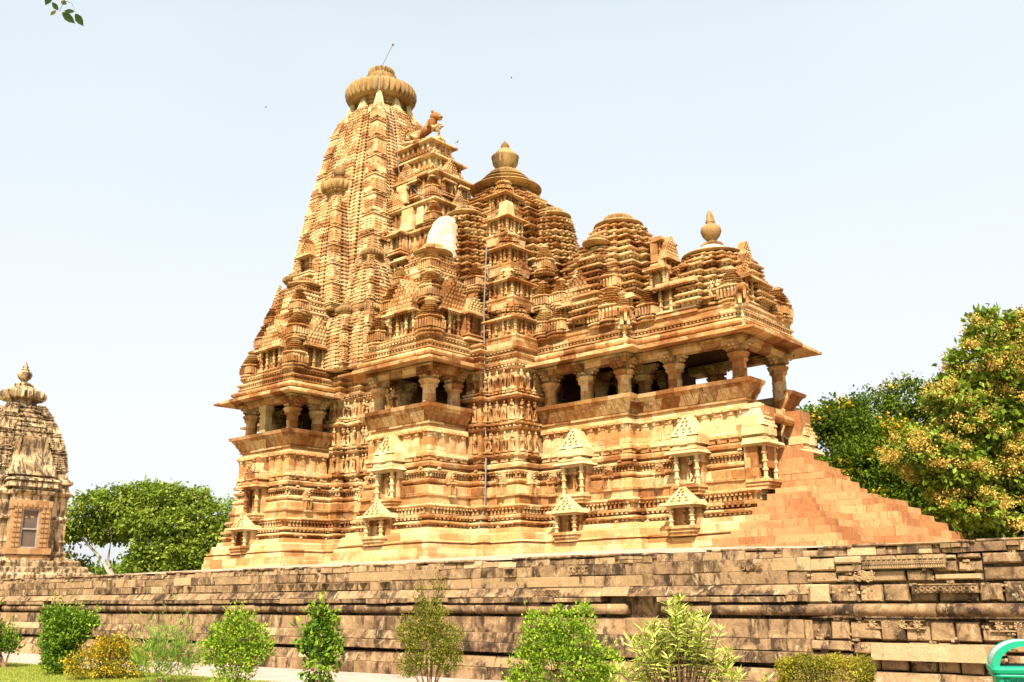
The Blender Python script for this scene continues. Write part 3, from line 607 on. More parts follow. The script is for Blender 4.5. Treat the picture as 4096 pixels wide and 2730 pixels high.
# ---- balcony roofs S1 / S2
def finial(mb, cx, cy, z, s):
    P = [(0.30, 0), (0.36, 0.10), (0.22, 0.20), (0.30, 0.30), (0.52, 0.50), (0.62, 0.78), (0.60, 0.95), (0.48, 1.10), (0.30, 1.18), (0.34, 1.26), (0.36, 1.32), (0.20, 1.38), (0.24, 1.46), (0.24, 1.56), (0.13, 1.74), (0.04, 2.0)]
    mb.lathe(cx, cy, [(r*s, z+h*s) for r, h in P], 20)
def disc(mb, cx, cy, z, r, h, n=32):
    mb.lathe(cx, cy, [(r*0.66, z), (r*0.92, z+h*0.18), (r, z+h*0.34), (r*0.98, z+h*0.45), (r*0.80, z+h*0.70), (r*0.50, z+h)], n)
def tier_rect(mb, x0, x1, y0, y1, prof, dent=0.22, seg=0.6):
    # prof: list of (inset, z); every step becomes an overhanging ledge
    for k in range(len(prof)-1):
        i0, za = prof[k]; i1, zb = prof[k+1]; h = zb-za; pl = rect(x0+i0, x1-i0, y0+i0, y1)
        loft(mb, pl, [(-0.12, za), (-0.12, za+h*0.40), (0, za+h*0.50), (0.02, za+h*0.72), (-0.10, za+h*0.95), (-0.14, zb+0.01)], seg=seg, jit=0.012)
        row(mb, pl[:3], False, -0.08, za+h*0.14, 0.12, 0.12, h*0.30, dent)
def balcony_roof(x0, x1, yf, yb, cap, dz_=0.0):
    cx = (x0+x1)/2; mb = MB()
    core = [(0.0, 13.70), (0.10, 13.95), (0.52, 14.1), (0.55, 14.9), (0.60, 15.5), (0.62, 15.9), (0.80, 16.3), (0.95, 16.9), (1.02, 17.3), (1.15, 17.7), (1.22, 18.1), (1.32, 18.5), (1.48, 18.85), (1.62, 19.15), (1.8, 19.45)]
    core = [(a, z-dz_*max(0, (z-16)/3.45)) for a, z in core]; tier_rect(mb, x0, x1, yf, yb, core)
    o = part("balcony_roof", mb, M['stone'], T)
    c = MB(); cy = yf+2.45; disc(c, cx, cy, 19.4-dz_, 1.05, 0.42); amalaka(c, cx, cy, 19.76-dz_, 0.58, 0.28, 18); part("cap_disc", c, M['stone_disc'], o, False)
    z = 13.86
    # front row
    ku(x0+0.45, yf+0.45, z, 1.0, o); ae(0, cx, yf+0.42, z, 0, 1.0, o); ku(x1-0.42, yf+0.42, z, 1.12, o)
    ae(0, x1-0.40, yf+1.95, z, E, 1.0, o); ku(x1-0.45, yf+3.1, z, 0.9, o)
    ku(x0+0.95, yf+0.85, 15.55, 0.9, o); ku(x1-0.72, yf+0.72, 15.65, 1.0, o); ud(cx-0.1, yf+0.75, 15.6, 0, 0.95, o); ud(x1-0.75, yf+2.0, 15.6, E, 0.9, o)
    ku(x1-1.05, yf+1.05, 17.25, 0.92, o); ku(x0+1.25, yf+1.1, 17.0, 0.7, o)
    p = MB(); p.box(cx-0.5, x1-1.20, yf+1.12, yf+2.2, 17.5-dz_, 18.6-dz_, 0.12)
    q = part("repair_patch", p, M['stone_new'], o); 
    return o
balcony_roof(-2.4, 2.5, -8.2, -2.6, 1); balcony_roof(8.45, 13.0, -8.1, -2.6, 1, 0.5)
# plain copies for the far (north) side, seen only from other positions
for x0, x1 in ((-2.4, 2.5), (8.45, 13.0)):
    mb = MB()
    for k in range(9):
        i = k*0.2; mb.box(x0+i, x1-i, 2.6, 8.2-i, 13.7+k*0.62, 13.7+k*0.62+0.5, 0.1); mb.box(x0+i+0.15, x1-i-0.15, 2.6, 8.05-i, 14.15+k*0.62, 14.35+k*0.62)
    part("balcony_roof", mb, M['stone'], T)

# ---- main hall roof
def stepped_roof(cx, cy, prof, n, sub=None):
    pass
mb = MB()
pidha(mb, 11.0, 0, 13.78, 5.3, 4.9, 1.9, 4, seg=0.9, tooth=0.13)
pidha(mb, 11.0, 0, 15.6, 4.8, 3.7, 6.3, 15, seg=0.9, tooth=0.13, bulge=0.2, jit=0.015)
pidha(mb, 11.0, 0, 21.8, 3.5, 1.6, 2.35, 6, seg=0.9, tooth=0.12, bulge=0.3, jit=0.015)
pidha(mb, 11.0, -3.35, 15.0, 1.95, 1.15, 6.6, 16, seg=0, tooth=0.12, bulge=0.7, jit=0.012)
pidha(mb, 14.35, 0, 15.0, 1.95, 1.15, 6.6, 16, seg=0, tooth=0.12, bulge=0.7, jit=0.012)
pidha(mb, 11.0, 3.35, 15.4, 1.75, 0.95, 6.2, 9, seg=0, bulge=0.7)
HR = part("hall_roof", mb, M['stone'], T)
for x, y in ((11, -3.41), (14.37, 0), (11, 3.41)): mb = MB(); disc(mb, x, y, 21.6, 1.05, 0.45); amalaka(mb, x, y, 21.98, 0.60, 0.30, 20); part("roof_disc", mb, M['stone_disc'], HR, False)
mb = MB(); disc(mb, 11, 0, 24.15, 2.1, 0.55, 40); disc(mb, 11, 0, 24.65, 1.55, 0.42, 36); disc(mb, 11, 0, 25.0, 1.25, 0.3, 36); amalaka(mb, 11, 0, 25.2, 0.98, 0.34, 28)
part("roof_disc", mb, M['stone_disc'], HR, False)
mb = MB(); mb.lathe(11, 0, [(0.5, 25.5), (0.42, 25.6), (0.54, 25.75), (0.74, 26.05), (0.80, 26.4), (0.82, 26.44), (0.82, 26.5), (0.72, 26.58), (0.5, 26.82), (0.36, 26.88), (0.38, 26.96), (0.22, 27.0), (0.26, 27.12), (0.24, 27.25), (0.05, 27.52)], 24)
part("finial_pot", mb, M['stone_disc'], HR, True)
# stack of niches on the near corner of the hall roof, and the pier below it
mb = MB(); STK = ((14.75, -3.95, 13.8, 0.98), (14.35, -3.65, 15.95, 0.88), (13.95, -3.3, 17.95, 0.80), (13.5, -2.95, 19.85, 0.74), (13.0, -2.5, 21.5, 0.66))
for k, (x, y, z, h) in enumerate(STK):
    ln = rect(x-h, x+h, y-h, y+h)
    loft(mb, ln, [(-0.05, z-0.4), (0, z), (0.05, z+0.08), (0.05, z+0.16), (-0.10, z+0.2), (-0.22, z+0.28), (-0.22, z+0.98), (0.0, z+1.0), (0.16, z+1.02), (0.14, z+1.08), (-0.12, z+1.2)], seg=0.5)
    for cx_, cy_ in ((x-h+.16, y-h+.12), (x+h-.12, y-h+.12), (x+h-.12, y+h-.16), (x+0.1, y-h+.1), (x+h-.1, y-0.1)): pillar(mb, cx_, cy_, z+0.2, 0.8, 0.075)
    pidha(mb, x, y, z+1.18, h*0.86, h*0.62, 0.85, 3, dent=True, jit=0.01, step=True)
part("corner_niches", mb, M['stone'], HR)
for k, (x, y, z, h) in enumerate(STK):
    for dx in (-0.4, 0.42): place_fig(x+dx*h, y-h+0.10, z+0.36, 0, HR, 0.58); place_fig(x+h-0.10, y+dx*h, z+0.36, E, HR, 0.58)
    if k % 2 == 0: ku(x+h*0.75, y+h*0.2, z+0.1, 0.45, HR)
for b_ in ((14.5, -4.0, 17.0, 0.34, 0.34, 0.75, 0.08), (13.95, -3.42, 20.95, 0.32, 0.32, 0.8, 0.07)): mb = MB(); mb.cbox(*b_); part("repair_block", mb, M['stone_new'], HR)
# niches around the foot of the hall roof
for x, y, rz, k in ((15.9, -1.9, E, 1), (15.2, -1.0, E, 3), (13.0, -5.0, E, 1), (8.9, -4.4, 0, 1)): ae(k, x, y, 14.0, rz, 1.0, HR)
for x, y, z in ((15.9, -2.9, 14.0), (15.5, -2.4, 15.6), (12.6, -4.3, 16.8), (15.2, -0.9, 16.2), (9.6, -4.3, 17.0), (15.0, -1.6, 17.9)): ku(x, y, z, 0.95, HR)
for x, y, z, rz in ((15.6, -0.2, 17.2, E), (14.9, 0.1, 19.6, E)): ae(1, x, y, z, rz, 0.8, HR)

# ---- hall porch roofs (mandapa and entrance porch)
def mroof(cx, x0, x1, hy, prof, n, discs, subs, top):
    mb = MB(); base = rect(x0, x1, -hy, hy)
    loft(mb, base, [(0, 13.6), (0, 13.75), (0.06, 13.8), (0.06, 13.9), (-0.2, 13.96), (-0.5, 14.0), (-0.55, 15.3), (-0.8, 15.4)], seg=0.7)
    for k in range(len(prof)-1):
        (z_, h_), (z2, h2) = prof[k], prof[k+1]; nn = n[k]
        pidha(mb, cx, 0, z_, h_, h2, z2-z_, nn, seg=0.8, tooth=0.12, bulge=0.0)
    for (sx, sy, sh, sz0, sz1) in subs: pidha(mb, sx, sy, sz0, sh, sh*0.5, sz1-sz0, int((sz1-sz0)/0.33), seg=0, bulge=0.6)
    o = part("hall_roof", mb, M['stone'], T)
    for A, B in zip(discs, top): c = MB(); disc(c, *A); amalaka(c, *B, 24); part("roof_disc", c, M['stone_disc'], o)
    return o
MR = mroof(18.7, 15.7, 20.9, 3.1, [(14.3, 3.5), (17.4, 2.9), (19.9, 1.5)], (8, 6), [(18.7, 0, 19.9, 1.3, 0.5), (18.9, -2.35, 18.35, 0.72, 0.35), (20.7, 0, 18.35, 0.72, 0.35)],
           [(18.9, -1.9, 1.25, 14.6, 18.4), (20.5, 0, 1.2, 14.6, 18.4)], [(18.7, 0, 20.3, 0.78, 0.36), (18.9, -2.35, 18.65, 0.46, 0.2), (20.7, 0, 18.65, 0.46, 0.2)])
PR = mroof(24.0, 20.9, 26.5, 2.45, [(14.2, 2.75), (16.0, 2.3), (17.1, 1.45)], (5, 3), [(24.0, 0, 16.98, 1.5, 0.42)], [], [(24.0, 0, 17.62, 0.55, 0.24)])
mb = MB(); mb.lathe(24, 0, [(0.95, 17.2), (0.85, 17.3), (0.55, 17.62), (0.5, 17.65)], 24); part("pale_cone", mb, M['plaster'], PR, True)
mb = MB(); mb.lathe(24, 0, [(0.30, 17.84), (0.18, 17.92), (0.24, 18.0), (0.42, 18.22), (0.50, 18.45), (0.48, 18.62), (0.30, 18.78), (0.18, 18.84), (0.22, 18.9), (0.24, 18.94), (0.18, 18.98), (0.22, 19.04), (0.18, 19.08), (0.18, 19.2), (0.15, 19.35), (0.02, 19.6)], 22)
part("finial_pot", mb, M['stone_disc'], PR, True)
z = 13.86
for x, y, s in ((16.0, -2.85, 0.95), (16.9, -2.9, 1.05), (19.35, -2.85, 1.0), (19.95, -2.75, 1.2), (20.6, -2.75, 0.95)): ku(x, y, z, s, MR)
ae(0, 18.15, -2.85, z, 0, 1.0, MR); ud(18.2, -2.45, 16.1, 0, 0.7, MR); ku(19.7, -2.3, 15.6, 1.1, MR); ku(16.6, -2.3, 15.6, 0.9, MR); ae(3, 20.9, -2.3, z, E, 1.0, MR)
ae(2, 23.3, -2.25, z, 0, 1.05, PR); ku(21.7, -2.2, z, 1.0, PR); ae(3, 22.1, -1.9, 15.3, 0, 0.9, PR); ud(23.3, -1.9, 15.2, 0, 0.55, PR); ku(25.9, -2.0, z, 1.05, PR)
for dx in (0, 0.35): place_fig(25.0+dx, -2.25, z+0.3, 0, PR, 0.95)
ae(2, 26.2, -0.6, z, E, 1.0, PR); ud(25.9, -0.5, 15.4, E, 0.75, PR); ku(26.15, 1.1, z, 0.95, PR); ku(26.2, 2.05, z, 1.0, PR); ae(1, 25.5, 0.3, 15.6, E, 0.8, PR)
ae(0, 22.2, -0.9, 16.1, E, 0.7, MR); ae(3, 21.6, -0.6, 17.0, E, 1.0, MR)
# corner posts with little elephants
POST = MB(); pillar(POST, 0, 0, 0, 0.9, 0.09); POST.cbox(0, 0, 0.9, 0.26, 0.20, 0.10); POST = POST.mesh("eave_post", M['stone_new'])
ELE = MB(); ELE.ball((0, 0, 0.45), 0.28, 0.8, 1.1, 0.9); ELE.ball((0, -0.3, 0.60), 0.19); ELE.tube([(0, -0.42, 0.6), (0, -0.52, 0.4), (0, -0.50, 0.1)], [0.09, 0.07, 0.04], 7)
for sx in (-0.13, 0.13):
    for sy in (-0.22, 0.2): ELE.tube([(sx, sy, 0), (sx, sy, 0.35)], [0.075, 0.1], 7)
    ELE.ball((sx*1.4, -0.24, 0.6), 0.12, 0.4, 0.8, 1.2)
ELE = ELE.mesh("elephant_statue", M['stone'], True)
for x, y in ((21.0, -3.35), (26.7, -2.75)):
    p = link("eave_post", POST, T, (x, y, 12.62)); link("elephant_statue", ELE, p, (0, 0, 1.0), radians(40), 1.15)

# ---- main spire
SPW = [(18.0, 4.1), (20.0, 3.95), (22.3, 3.68), (24.3, 3.45), (25.9, 3.2), (27.2, 2.98), (29.2, 2.60), (30.9, 2.26), (32.0, 1.98), (32.8, 1.74)]
def interp(tab, z):
    if z <= tab[0][0]: return tab[0][1]
    for (a, b), (c, d) in zip(tab, tab[1:]):
        if z <= c: return b+(d-b)*(z-a)/(c-a)
    return tab[-1][1]
SIDE = [(-0.78, 0.86), (-0.74, 0.86), (-0.74, 0.99), (-0.62, 0.99), (-0.62, 0.83), (-0.57, 0.83), (-0.58, 1.02), (-0.36, 1.02), (-0.37, 0.84), (-0.32, 0.84), (-0.33, 1.09), (0.33, 1.09), (0.32, 0.84), (0.37, 0.84), (0.36, 1.02), (0.58, 1.02),
        (0.57, 0.83), (0.62, 0.83), (0.62, 0.99), (0.74, 0.99), (0.74, 0.86), (0.78, 0.86)]
def ratha_ring(cx, cy, w, z, k=0.0):
    out = []
    for q in range(4):
        c, s_ = [(1, 0), (0, 1), (-1, 0), (0, -1)][q]
        for t, d in [(-0.78, 1.0)]+SIDE[:0]: pass
        pts = [(t*w, -(d*w+k)) for t, d in SIDE]; pts = [(-0.78*w, -(w+k))]+pts+[(0.78*w, -(w+k)), (w+k, -(w+k))]
        for x, y in pts: out.append((cx+x*c-y*s_, cy+x*s_+y*c, z))
    return out
def spire(cx, cy, tab, pitch, bh, name, parent, mat=None, rows=True, kw=0.14):
    mb = MB(); z = tab[0][0]; zt = tab[-1][0]; R = []; i = 0
    while z < zt-0.01:
        dz = min(pitch, zt-z); w0 = interp(tab, z); w1 = interp(tab, z+dz)
        R += [ratha_ring(cx, cy, w0-0.014, z), ratha_ring(cx, cy, w0-0.012, z+dz*0.16), ratha_ring(cx, cy, w0+0.015, z+dz*0.3), ratha_ring(cx, cy, w1+0.015, z+dz*0.92), ratha_ring(cx, cy, w1-0.012, z+dz*0.97)]
        for q in range(4):
            c, s_ = [(1, 0), (0, 1), (-1, 0), (0, -1)][q]
            def bx(t, d, hw, zz, h, dep=0.035):
                y = -(d*w0+dep*0.5); x, yy = cx+t*w0*c-y*s_, cy+t*w0*s_+y*c
                hx, hy = (hw, dep) if q % 2 == 0 else (dep, hw); mb.cbox(x, yy, zz, hx, hy, h)
            # broad centre: pitted mesh
            n_ = max(2, int(0.60*w0/0.17))
            for j in range(n_):
                if random.random() < 0.62: bx(-0.30+(j+0.5)*0.60/n_, 1.09, 0.055, z+dz*random.choice((0.3, 0.62)), dz*0.26, 0.03)
            # narrow fins: saw-tooth rows along the grooves
            for t, d, hw in ((-0.345, 1.02, 0.05), (0.345, 1.02, 0.05), (-0.60, 1.0, 0.045), (0.60, 1.0, 0.045), (-0.47, 1.02, 0.09*w0/3), (0.47, 1.02, 0.09*w0/3), (-0.68, 0.99, 0.06*w0/3), (0.68, 0.99, 0.06*w0/3)):
                bx(t, d, hw*1.2, z+dz*0.35, dz*0.32, 0.06 if abs(t) in (0.345, 0.60) else 0.035)
        z += dz
    mb.rings(R)
    z = tab[0][0]+0.2      # corner ribs: textured drums between ledges and thin ribbed rolls
    while z < zt-0.35*bh:
        w0 = interp(tab, z); w1 = interp(tab, min(zt, z+bh)); hk = w0*kw+0.03
        for sx in (-1, 1):
            for sy in (-1, 1):
                x, y = cx+sx*(w0*(1-kw)+0.04), cy+sy*(w0*(1-kw)+0.04); x1, y1 = cx+sx*(w1*(1-kw)+0.04), cy+sy*(w1*(1-kw)+0.04)
                zt2 = min(zt, z+bh)
                V = [(x+a*hk, y+b_*hk, z+bh*0.30) for a, b_ in ((-1, -1), (1, -1), (1, 1), (-1, 1))]+[(x1+a*hk, y1+b_*hk, zt2) for a, b_ in ((-1, -1), (1, -1), (1, 1), (-1, 1))]; mb.add(V, MB.BQ)
                mb.cbox(x, y, z, hk*0.9, hk*0.9, bh*0.3)
                for dzz, e in ((0.02, 0.03), (0.09, 0.07), (0.27, 0.05)): mb.cbox(x, y, z+bh*dzz, hk+e, hk+e, bh*0.04, 0.012)
                amalaka(mb, x, y, z+bh*0.15, hk*1.30+0.02, bh*0.10, 10, 30)
                for r in range(5):
                    zz = z+bh*(0.35+0.125*r); f = (zz-z)/bh; X, Y_ = x+(x1-x)*f, y+(y1-y)*f
                    for q in (-0.62, 0.0, 0.62):
                        if random.random() < 0.85: mb.cbox(X+q*hk, Y_+sy*hk, zz, hk*0.22, 0.06, bh*0.075)
                        if random.random() < 0.85: mb.cbox(X+sx*hk, Y_+q*hk, zz, 0.06, hk*0.22, bh*0.075)
        z += bh
    return part(name, mb, mat or M['stone_spire'], parent)
SP = spire(0, 0, SPW, 0.25, 1.42, "main_spire", T)
mb = MB()
mb.lathe(0, 0, [(1.45, 32.6), (1.4, 33.0), (1.25, 33.05), (1.22, 33.35), (1.40, 33.4), (1.42, 33.5), (1.30, 33.54), (1.5, 33.7), (1.6, 33.9)], 32)
part("spire_neck", mb, M['stone_disc'], SP)
mb = MB(); amalaka(mb, 0, 0, 33.8, 2.42, 1.15, 36, q=0.76); part("ribbed_disc", mb, M['stone_disc'], SP, True)
mb = MB(); mb.lathe(0, 0, [(1.7, 34.85), (1.6, 35.05), (1.35, 35.2), (1.38, 35.34), (1.18, 35.46), (1.2, 35.6), (1.0, 35.72), (1.02, 35.86), (0.8, 35.95), (0.8, 36.05)], 32); amalaka(mb, 0, 0, 36.0, 0.92, 0.42, 26, q=0.75); mb.lathe(0, 0, [(0.5, 36.4), (0.42, 36.5), (0.14, 36.62), (0.05, 36.8)], 12)
part("crown", mb, M['stone_disc'], SP)
mb = MB()   # pale tapering horns around the neck
for q in range(8):
    a = q*pi/4; r = 1.45 if q % 2 == 0 else 1.85; c = Vector((cos(a)*r, sin(a)*r, 0)); t = Vector((-sin(a), cos(a), 0)); n_ = Vector((cos(a), sin(a), 0)); V = []
    for z_, wd, dp, sh in ((31.8, 0.42, 0.3, 0.38), (32.5, 0.36, 0.26, 0.24), (33.2, 0.26, 0.18, 0.10), (33.85, 0.12, 0.12, 0.0)):
        for (u, o_) in ((-1, 1), (1, 1), (1, -1), (-1, -1)): V.append(c+t*u*wd+n_*(o_*dp+sh)+Vector((0, 0, z_)))
    Q = []
    for k in range(3): Q += [[k*4+i, k*4+(i+1) % 4, k*4+4+(i+1) % 4, k*4+4+i] for i in range(4)]
    Q.append([12, 13, 14, 15]); mb.add(V, [q_[::-1] for q_ in Q])
part("neck_horns", mb, M['stone_new'], SP)
mb = MB()   # smooth pale blocks where the ribs end
TB = [(32.6, 1.80), (32.9, 1.66), (33.05, 1.4)]; mb.rings([ratha_ring(0, 0, w_, z_) for z_, w_ in TB])
for sx in (-1, 1):
    for sy in (-1, 1):
        for t_ in (0.3, 0.62): mb.box(*sorted((sx*(t_*1.9-.2), sx*(t_*1.9+.2))), *sorted((sy*1.6, sy*2.02)), 31.6, 32.5, 0.03); mb.box(*sorted((sx*1.6, sx*2.02)), *sorted((sy*(t_*1.9-.2), sy*(t_*1.9+.2))), 31.6, 32.5, 0.03)
part("spire_shoulder", mb, M['stone_new'], SP)
# big subsidiary spires on each face
def subspire(cx, cy, tab, amz, amr, ball, parent, pitch=0.25, bh=1.25, rows=True):
    o = spire(cx, cy, tab, pitch, bh, "subsidiary_spire", parent, rows=rows)
    m = MB(); w = tab[-1][1]; z = tab[-1][0]
    m.lathe(cx, cy, [(w*0.95, z-0.05), (w*0.85, z+0.15), (w*0.7, z+0.2), (w*0.7, amz-0.1), (amr*0.75, amz-0.06), (amr*0.7, amz+0.02)], 24)
    amalaka(m, cx, cy, amz, amr, amr*0.52, 22); t = amz+amr*0.52
    m.lathe(cx, cy, [(amr*0.7, t-0.05), (amr*0.62, t+0.1*amr), (amr*0.4, t+0.2*amr), (amr*0.42, t+0.3*amr), (amr*0.2, t+0.36*amr)], 20)
    if ball: m.ball((cx, cy, t+0.32*amr+0.36), 0.42, n=14, mrings=9)
    part("ribbed_disc", m, M['stone_disc'], o); return o
for cx, cy in ((0, -3.3), (0, 3.3), (-3.3, 0)):
    subspire(cx, cy, [(18.0, 1.95), (20, 1.85), (22.5, 1.6), (24.3, 1.25), (25.4, 0.95)], 26.35, 1.22, True, SP)
for sx, sy in ((1, -1), (-1, -1), (1, 1), (-1, 1)):
    subspire(sx*3.75, sy*3.75, [(16.8, 1.05), (18.5, 1.0), (19.8, 0.8), (20.6, 0.55)], 21.1, 0.72, False, SP, 0.22, 1.0)
    subspire(sx*4.35, sy*4.35, [(14.0, 1.05), (15.6, 1.0), (16.7, 0.8), (17.2, 0.6)], 17.5, 0.72, False, SP, 0.22, 1.0)
subspire(2.95, -4.9, [(14.0, 0.95), (15.6, 0.9), (16.7, 0.75), (17.2, 0.6)], 17.5, 0.68, False, SP, 0.22, 1.0)
mb = MB(); mb.box(-4.6, 4.6, -4.6, 4.6, 13.6, 18.1, 0.25); mb.box(-3.9, 3.9, -3.9, 3.9, 18.0, 19.5, 0.2)
for z_ in (13.9, 14.4, 15.0, 17.2, 17.7): mb.box(-4.8, 4.8, -4.8, 4.8, z_, z_+0.14, 0.02)
part("spire_base", mb, M['stone'], T)
ae(1, -0.35, -5.35, 20.35, 0, 0.95, SP)

# ---- front antefix of the spire with the lion
mb = MB()
def stagebox(x0, x1, hy, z0, z1, lips=True):
    loft(mb, rect(x0, x1, -hy, hy), [(0.0, z0), (0.12, z0+0.06), (0.12, z0+0.18), (-0.02, z0+0.24), (-0.02, z0+0.34), (0.08, z0+0.38), (0.08, z0+0.46), (-0.06, z0+0.5), (-0.06, z1-0.42), (0.12, z1-0.36), (0.26, z1-0.30), (0.24, z1-0.18), (-0.05, z1-0.02), (-0.3, z1)], seg=0.5)
    for z_ in (z0+0.28,): row(mb, rect(x0, x1, -hy, hy), True, 0.03, z_, 0.12, 0.12, 0.08, 0.24)
    row(mb, rect(x0, x1, -hy, hy), True, 0.0, z0+0.5, 0.14, 0.14, z1-z0-0.92, 0.42)
stagebox(1.5, 8.4, 3.1, 17.0, 19.0); stagebox(1.5, 8.0, 2.8, 19.0, 20.9); stagebox(1.5, 7.6, 2.45, 20.9, 22.6); stagebox(1.5, 7.2, 2.0, 22.6, 24.6); stagebox(1.3, 6.9, 1.55, 24.6, 26.6); stagebox(1.0, 6.3, 1.3, 26.6, 28.0); stagebox(1.0, 5.8, 0.95, 28.0, 29.3)
AN = part("spire_antefix", mb, M['stone'], T)
for b_ in ((4.6, 5.6, -2.3, -1.9, 22.8, 24.2, 0.05), (5.8, 6.4, -2.2, -1.9, 23.0, 24.1, 0.05), (3.6, 4.6, -1.85, -1.4, 24.9, 26.2, 0.06)): mb = MB(); mb.box(*b_); part("plaster_patch", mb, M['stone_new'], AN)
for x, y, z_, rz, s_ in ((6.95, -0.7, 24.9, E, 0.75), (6.95, 0.7, 24.9, E, 0.75), (5.2, -1.62, 25.0, 0, 0.8), (6.1, 0, 26.6, E, 0.7)): ae(3, x, y, z_, rz, s_, AN)
for x, y, z_, rz, s_ in ((6.5, 0, 26.4, E, 0.75), (5.7, 0, 27.9, E, 0.6), (4.2, -1.4, 26.5, 0, 0.7), (7.3, 0, 24.4, E, 0.5), (3.9, -2.15, 24.4, 0, 0.7)): ud(x, y, z_, rz, s_, AN)
for x, y, z_, rz in ((3.4, -2.9, 21.1, 0), (5.0, -2.9, 21.1, 0), (7.9, -1.0, 21.0, E), (3.9, -3.2, 19.2, 0), (5.8, -3.2, 19.2, 0), (8.3, -1.6, 19.1, E), (6.5, -3.45, 17.2, 0), (5.0, -3.45, 17.2, 0), (8.7, -2.4, 17.2, E)): ae(3 if x < 6 else 1, x, y, z_, rz, 0.95, AN)
for x, y, z_ in ((7.7, -2.5, 20.9), (8.1, -3.0, 19.0), (2.8, -3.2, 17.9), (7.2, -2.1, 22.6), (6.6, -1.6, 24.6)): ku(x, y, z_, 0.9, AN)
mb = MB()   # lion rearing over a kneeling figure
mb.tube([(-1.15, 0, 0.30), (-0.95, 0, 0.42), (-0.6, 0, 0.55), (-0.1, 0, 0.66), (0.25, 0, 0.98), (0.45, 0, 1.30), (0.55, 0, 1.5)], [0.16, 0.32, 0.30, 0.27, 0.36, 0.34, 0.22], 12)
mb.ball((0.62, 0, 1.66), 0.33, 1.1, 0.95, 0.9, 12, 8); mb.ball((0.92, 0, 1.56), 0.18, 1.3, 0.9, 0.7, 9, 6); mb.ball((0.95, 0, 1.40), 0.13, 1.2, 0.9, 0.5, 8, 5)
for s_ in (-1, 1): mb.ball((0.50, s_*0.2, 1.95), 0.10, 1, 0.7, 1.2, 7, 5)
for s_ in (-1, 1):
    mb.tube([(-0.95, s_*0.22, 0.45), (-0.55, s_*0.28, 0.25), (-0.95, s_*0.26, 0.05), (-0.75, s_*0.26, 0.02)], [0.24, 0.16, 0.10, 0.08], 9); mb.tube([(0.25, s_*0.22, 0.95), (0.70, s_*0.24, 0.78), (0.98, s_*0.18, 1.0), (1.1, s_*0.16, 0.95)], [0.18, 0.12, 0.09, 0.07], 8)
mb.tube([(-1.15, 0, 0.3), (-1.5, 0, 0.35), (-1.5, 0, 0.8), (-1.2, 0, 1.0)], [0.09, 0.07, 0.06, 0.09], 7)
mb.merge(FIGM[0], Matrix.Translation((0.85, 0, 0.02))@Matrix.Rotation(E, 4, 'Z')@Matrix.Scale(0.82, 4)); mb.box(-1.45, 1.2, -0.4, 0.4, -0.14, 0.05, 0.03)
link("lion_statue", mb.mesh("lion_statue", M['stone'], True), AN, (4.75, -0.35, 29.45), radians(22), 0.98)
# plastered arch beside the antefix
mb = MB(); V = []; prof = [(-0.95, 0), (-0.95, 0.9), (-0.8, 1.6), (-0.4, 2.25), (0.0, 2.45), (0.55, 2.4), (0.75, 2.0), (0.85, 0)]
b0 = mb.add([(x, y, z_) for y in (-0.06, 0.5) for x, z_ in prof], [[i, (i+1) % 8, 8+(i+1) % 8, 8+i] for i in range(8)]); mb.ng.append([b0+i for i in range(8)][::-1]); mb.ng.append([b0+8+i for i in range(8)])
part("plaster_arch", mb, M['plaster'], T, loc=(10.65, -5.0, 18.9), rz=radians(8))

# ---- entrance: seat ends, cross beams and staircase
mb = MB(); mb.box(25.9, 26.35, -1.2, 2.2, 9.15, 9.55); mb.box(25.6, 25.8, -1.3, 1.3, 7.9, 9.4); th = [2*pi*i/10 for i in range(10)]
mb.rings([[(26.6+0.2*cos(t), y, 9.0+0.2*sin(t)) for t in th] for y in (-1.3, 1.9)]); part("entrance_beam", mb, M['stone'], T)
for b_ in ((26.2, 27.1, -2.3, -1.35, 6.6, 9.2), (26.2, 27.1, 1.35, 2.45, 6.6, 9.5, 0.04)): mb = MB(); mb.box(*b_); part("entrance_pier", mb, M['stone_stair'], T)
mb = MB()
steps = [(28.67, 1.40, 6.68), (29.06, 1.40, 6.33), (29.4, 1.40, 6.04), (29.74, 1.42, 5.74), (30.3, 1.44, 5.44), (31.34, 1.47, 5.11), (31.69, 1.90, 4.82), (32.10, 2.15, 4.49), (32.44, 2.69, 4.20), (32.78, 3.18, 3.86), (33.2, 3.6, 3.5)]
flank = [(28.3, 1.5, 6.04), (28.55, 2.0, 5.74), (28.9, 2.8, 5.44), (29.45, 3.65, 5.11), (29.8, 4.2, 4.82), (30.2, 4.8, 4.49), (30.55, 5.3, 4.20), (31.1, 6.1, 3.86), (31.9, 7.6, 3.5), (32.5, 8.6, 3.2)]
def stepblocks(x0, x1, hw, zb, zt, ov=0.0):
    """one step built as separate dressed blocks along its visible faces over a solid core"""
    mb.box(x0, x1-0.03, -hw+0.03, hw-0.03, zb, zt-0.01, tint=0.0)
    for side in (-1, 1):
        x = x0
        while x < x1-0.05:
            L = min(random.uniform(1.0, 2.4), x1-x); L = x1-x if x1-x-L < 0.3 else L; j = random.uniform(-.012, .022); g_ = 0.010
            y0, y1 = sorted((side*(hw+j), side*(hw-0.4))); mb.box(x+g_, x+L-g_+(j if x+L >= x1 else 0), y0, y1, zb+0.016, zt+random.uniform(-.012, .012), 0.008, tint=random.uniform(0.1, 1.0)); x += L
    y = -hw+0.4
    while y < hw-0.42:
        L = min(random.uniform(0.9, 2.0), hw-0.4-y); j = random.uniform(-.008, .012); mb.box(x1-0.5, x1+j, y+0.006, y+L-0.006, zb+0.016, zt+random.uniform(-.012, .012), 0.008, tint=random.uniform(0.1, 1.0)); y += L
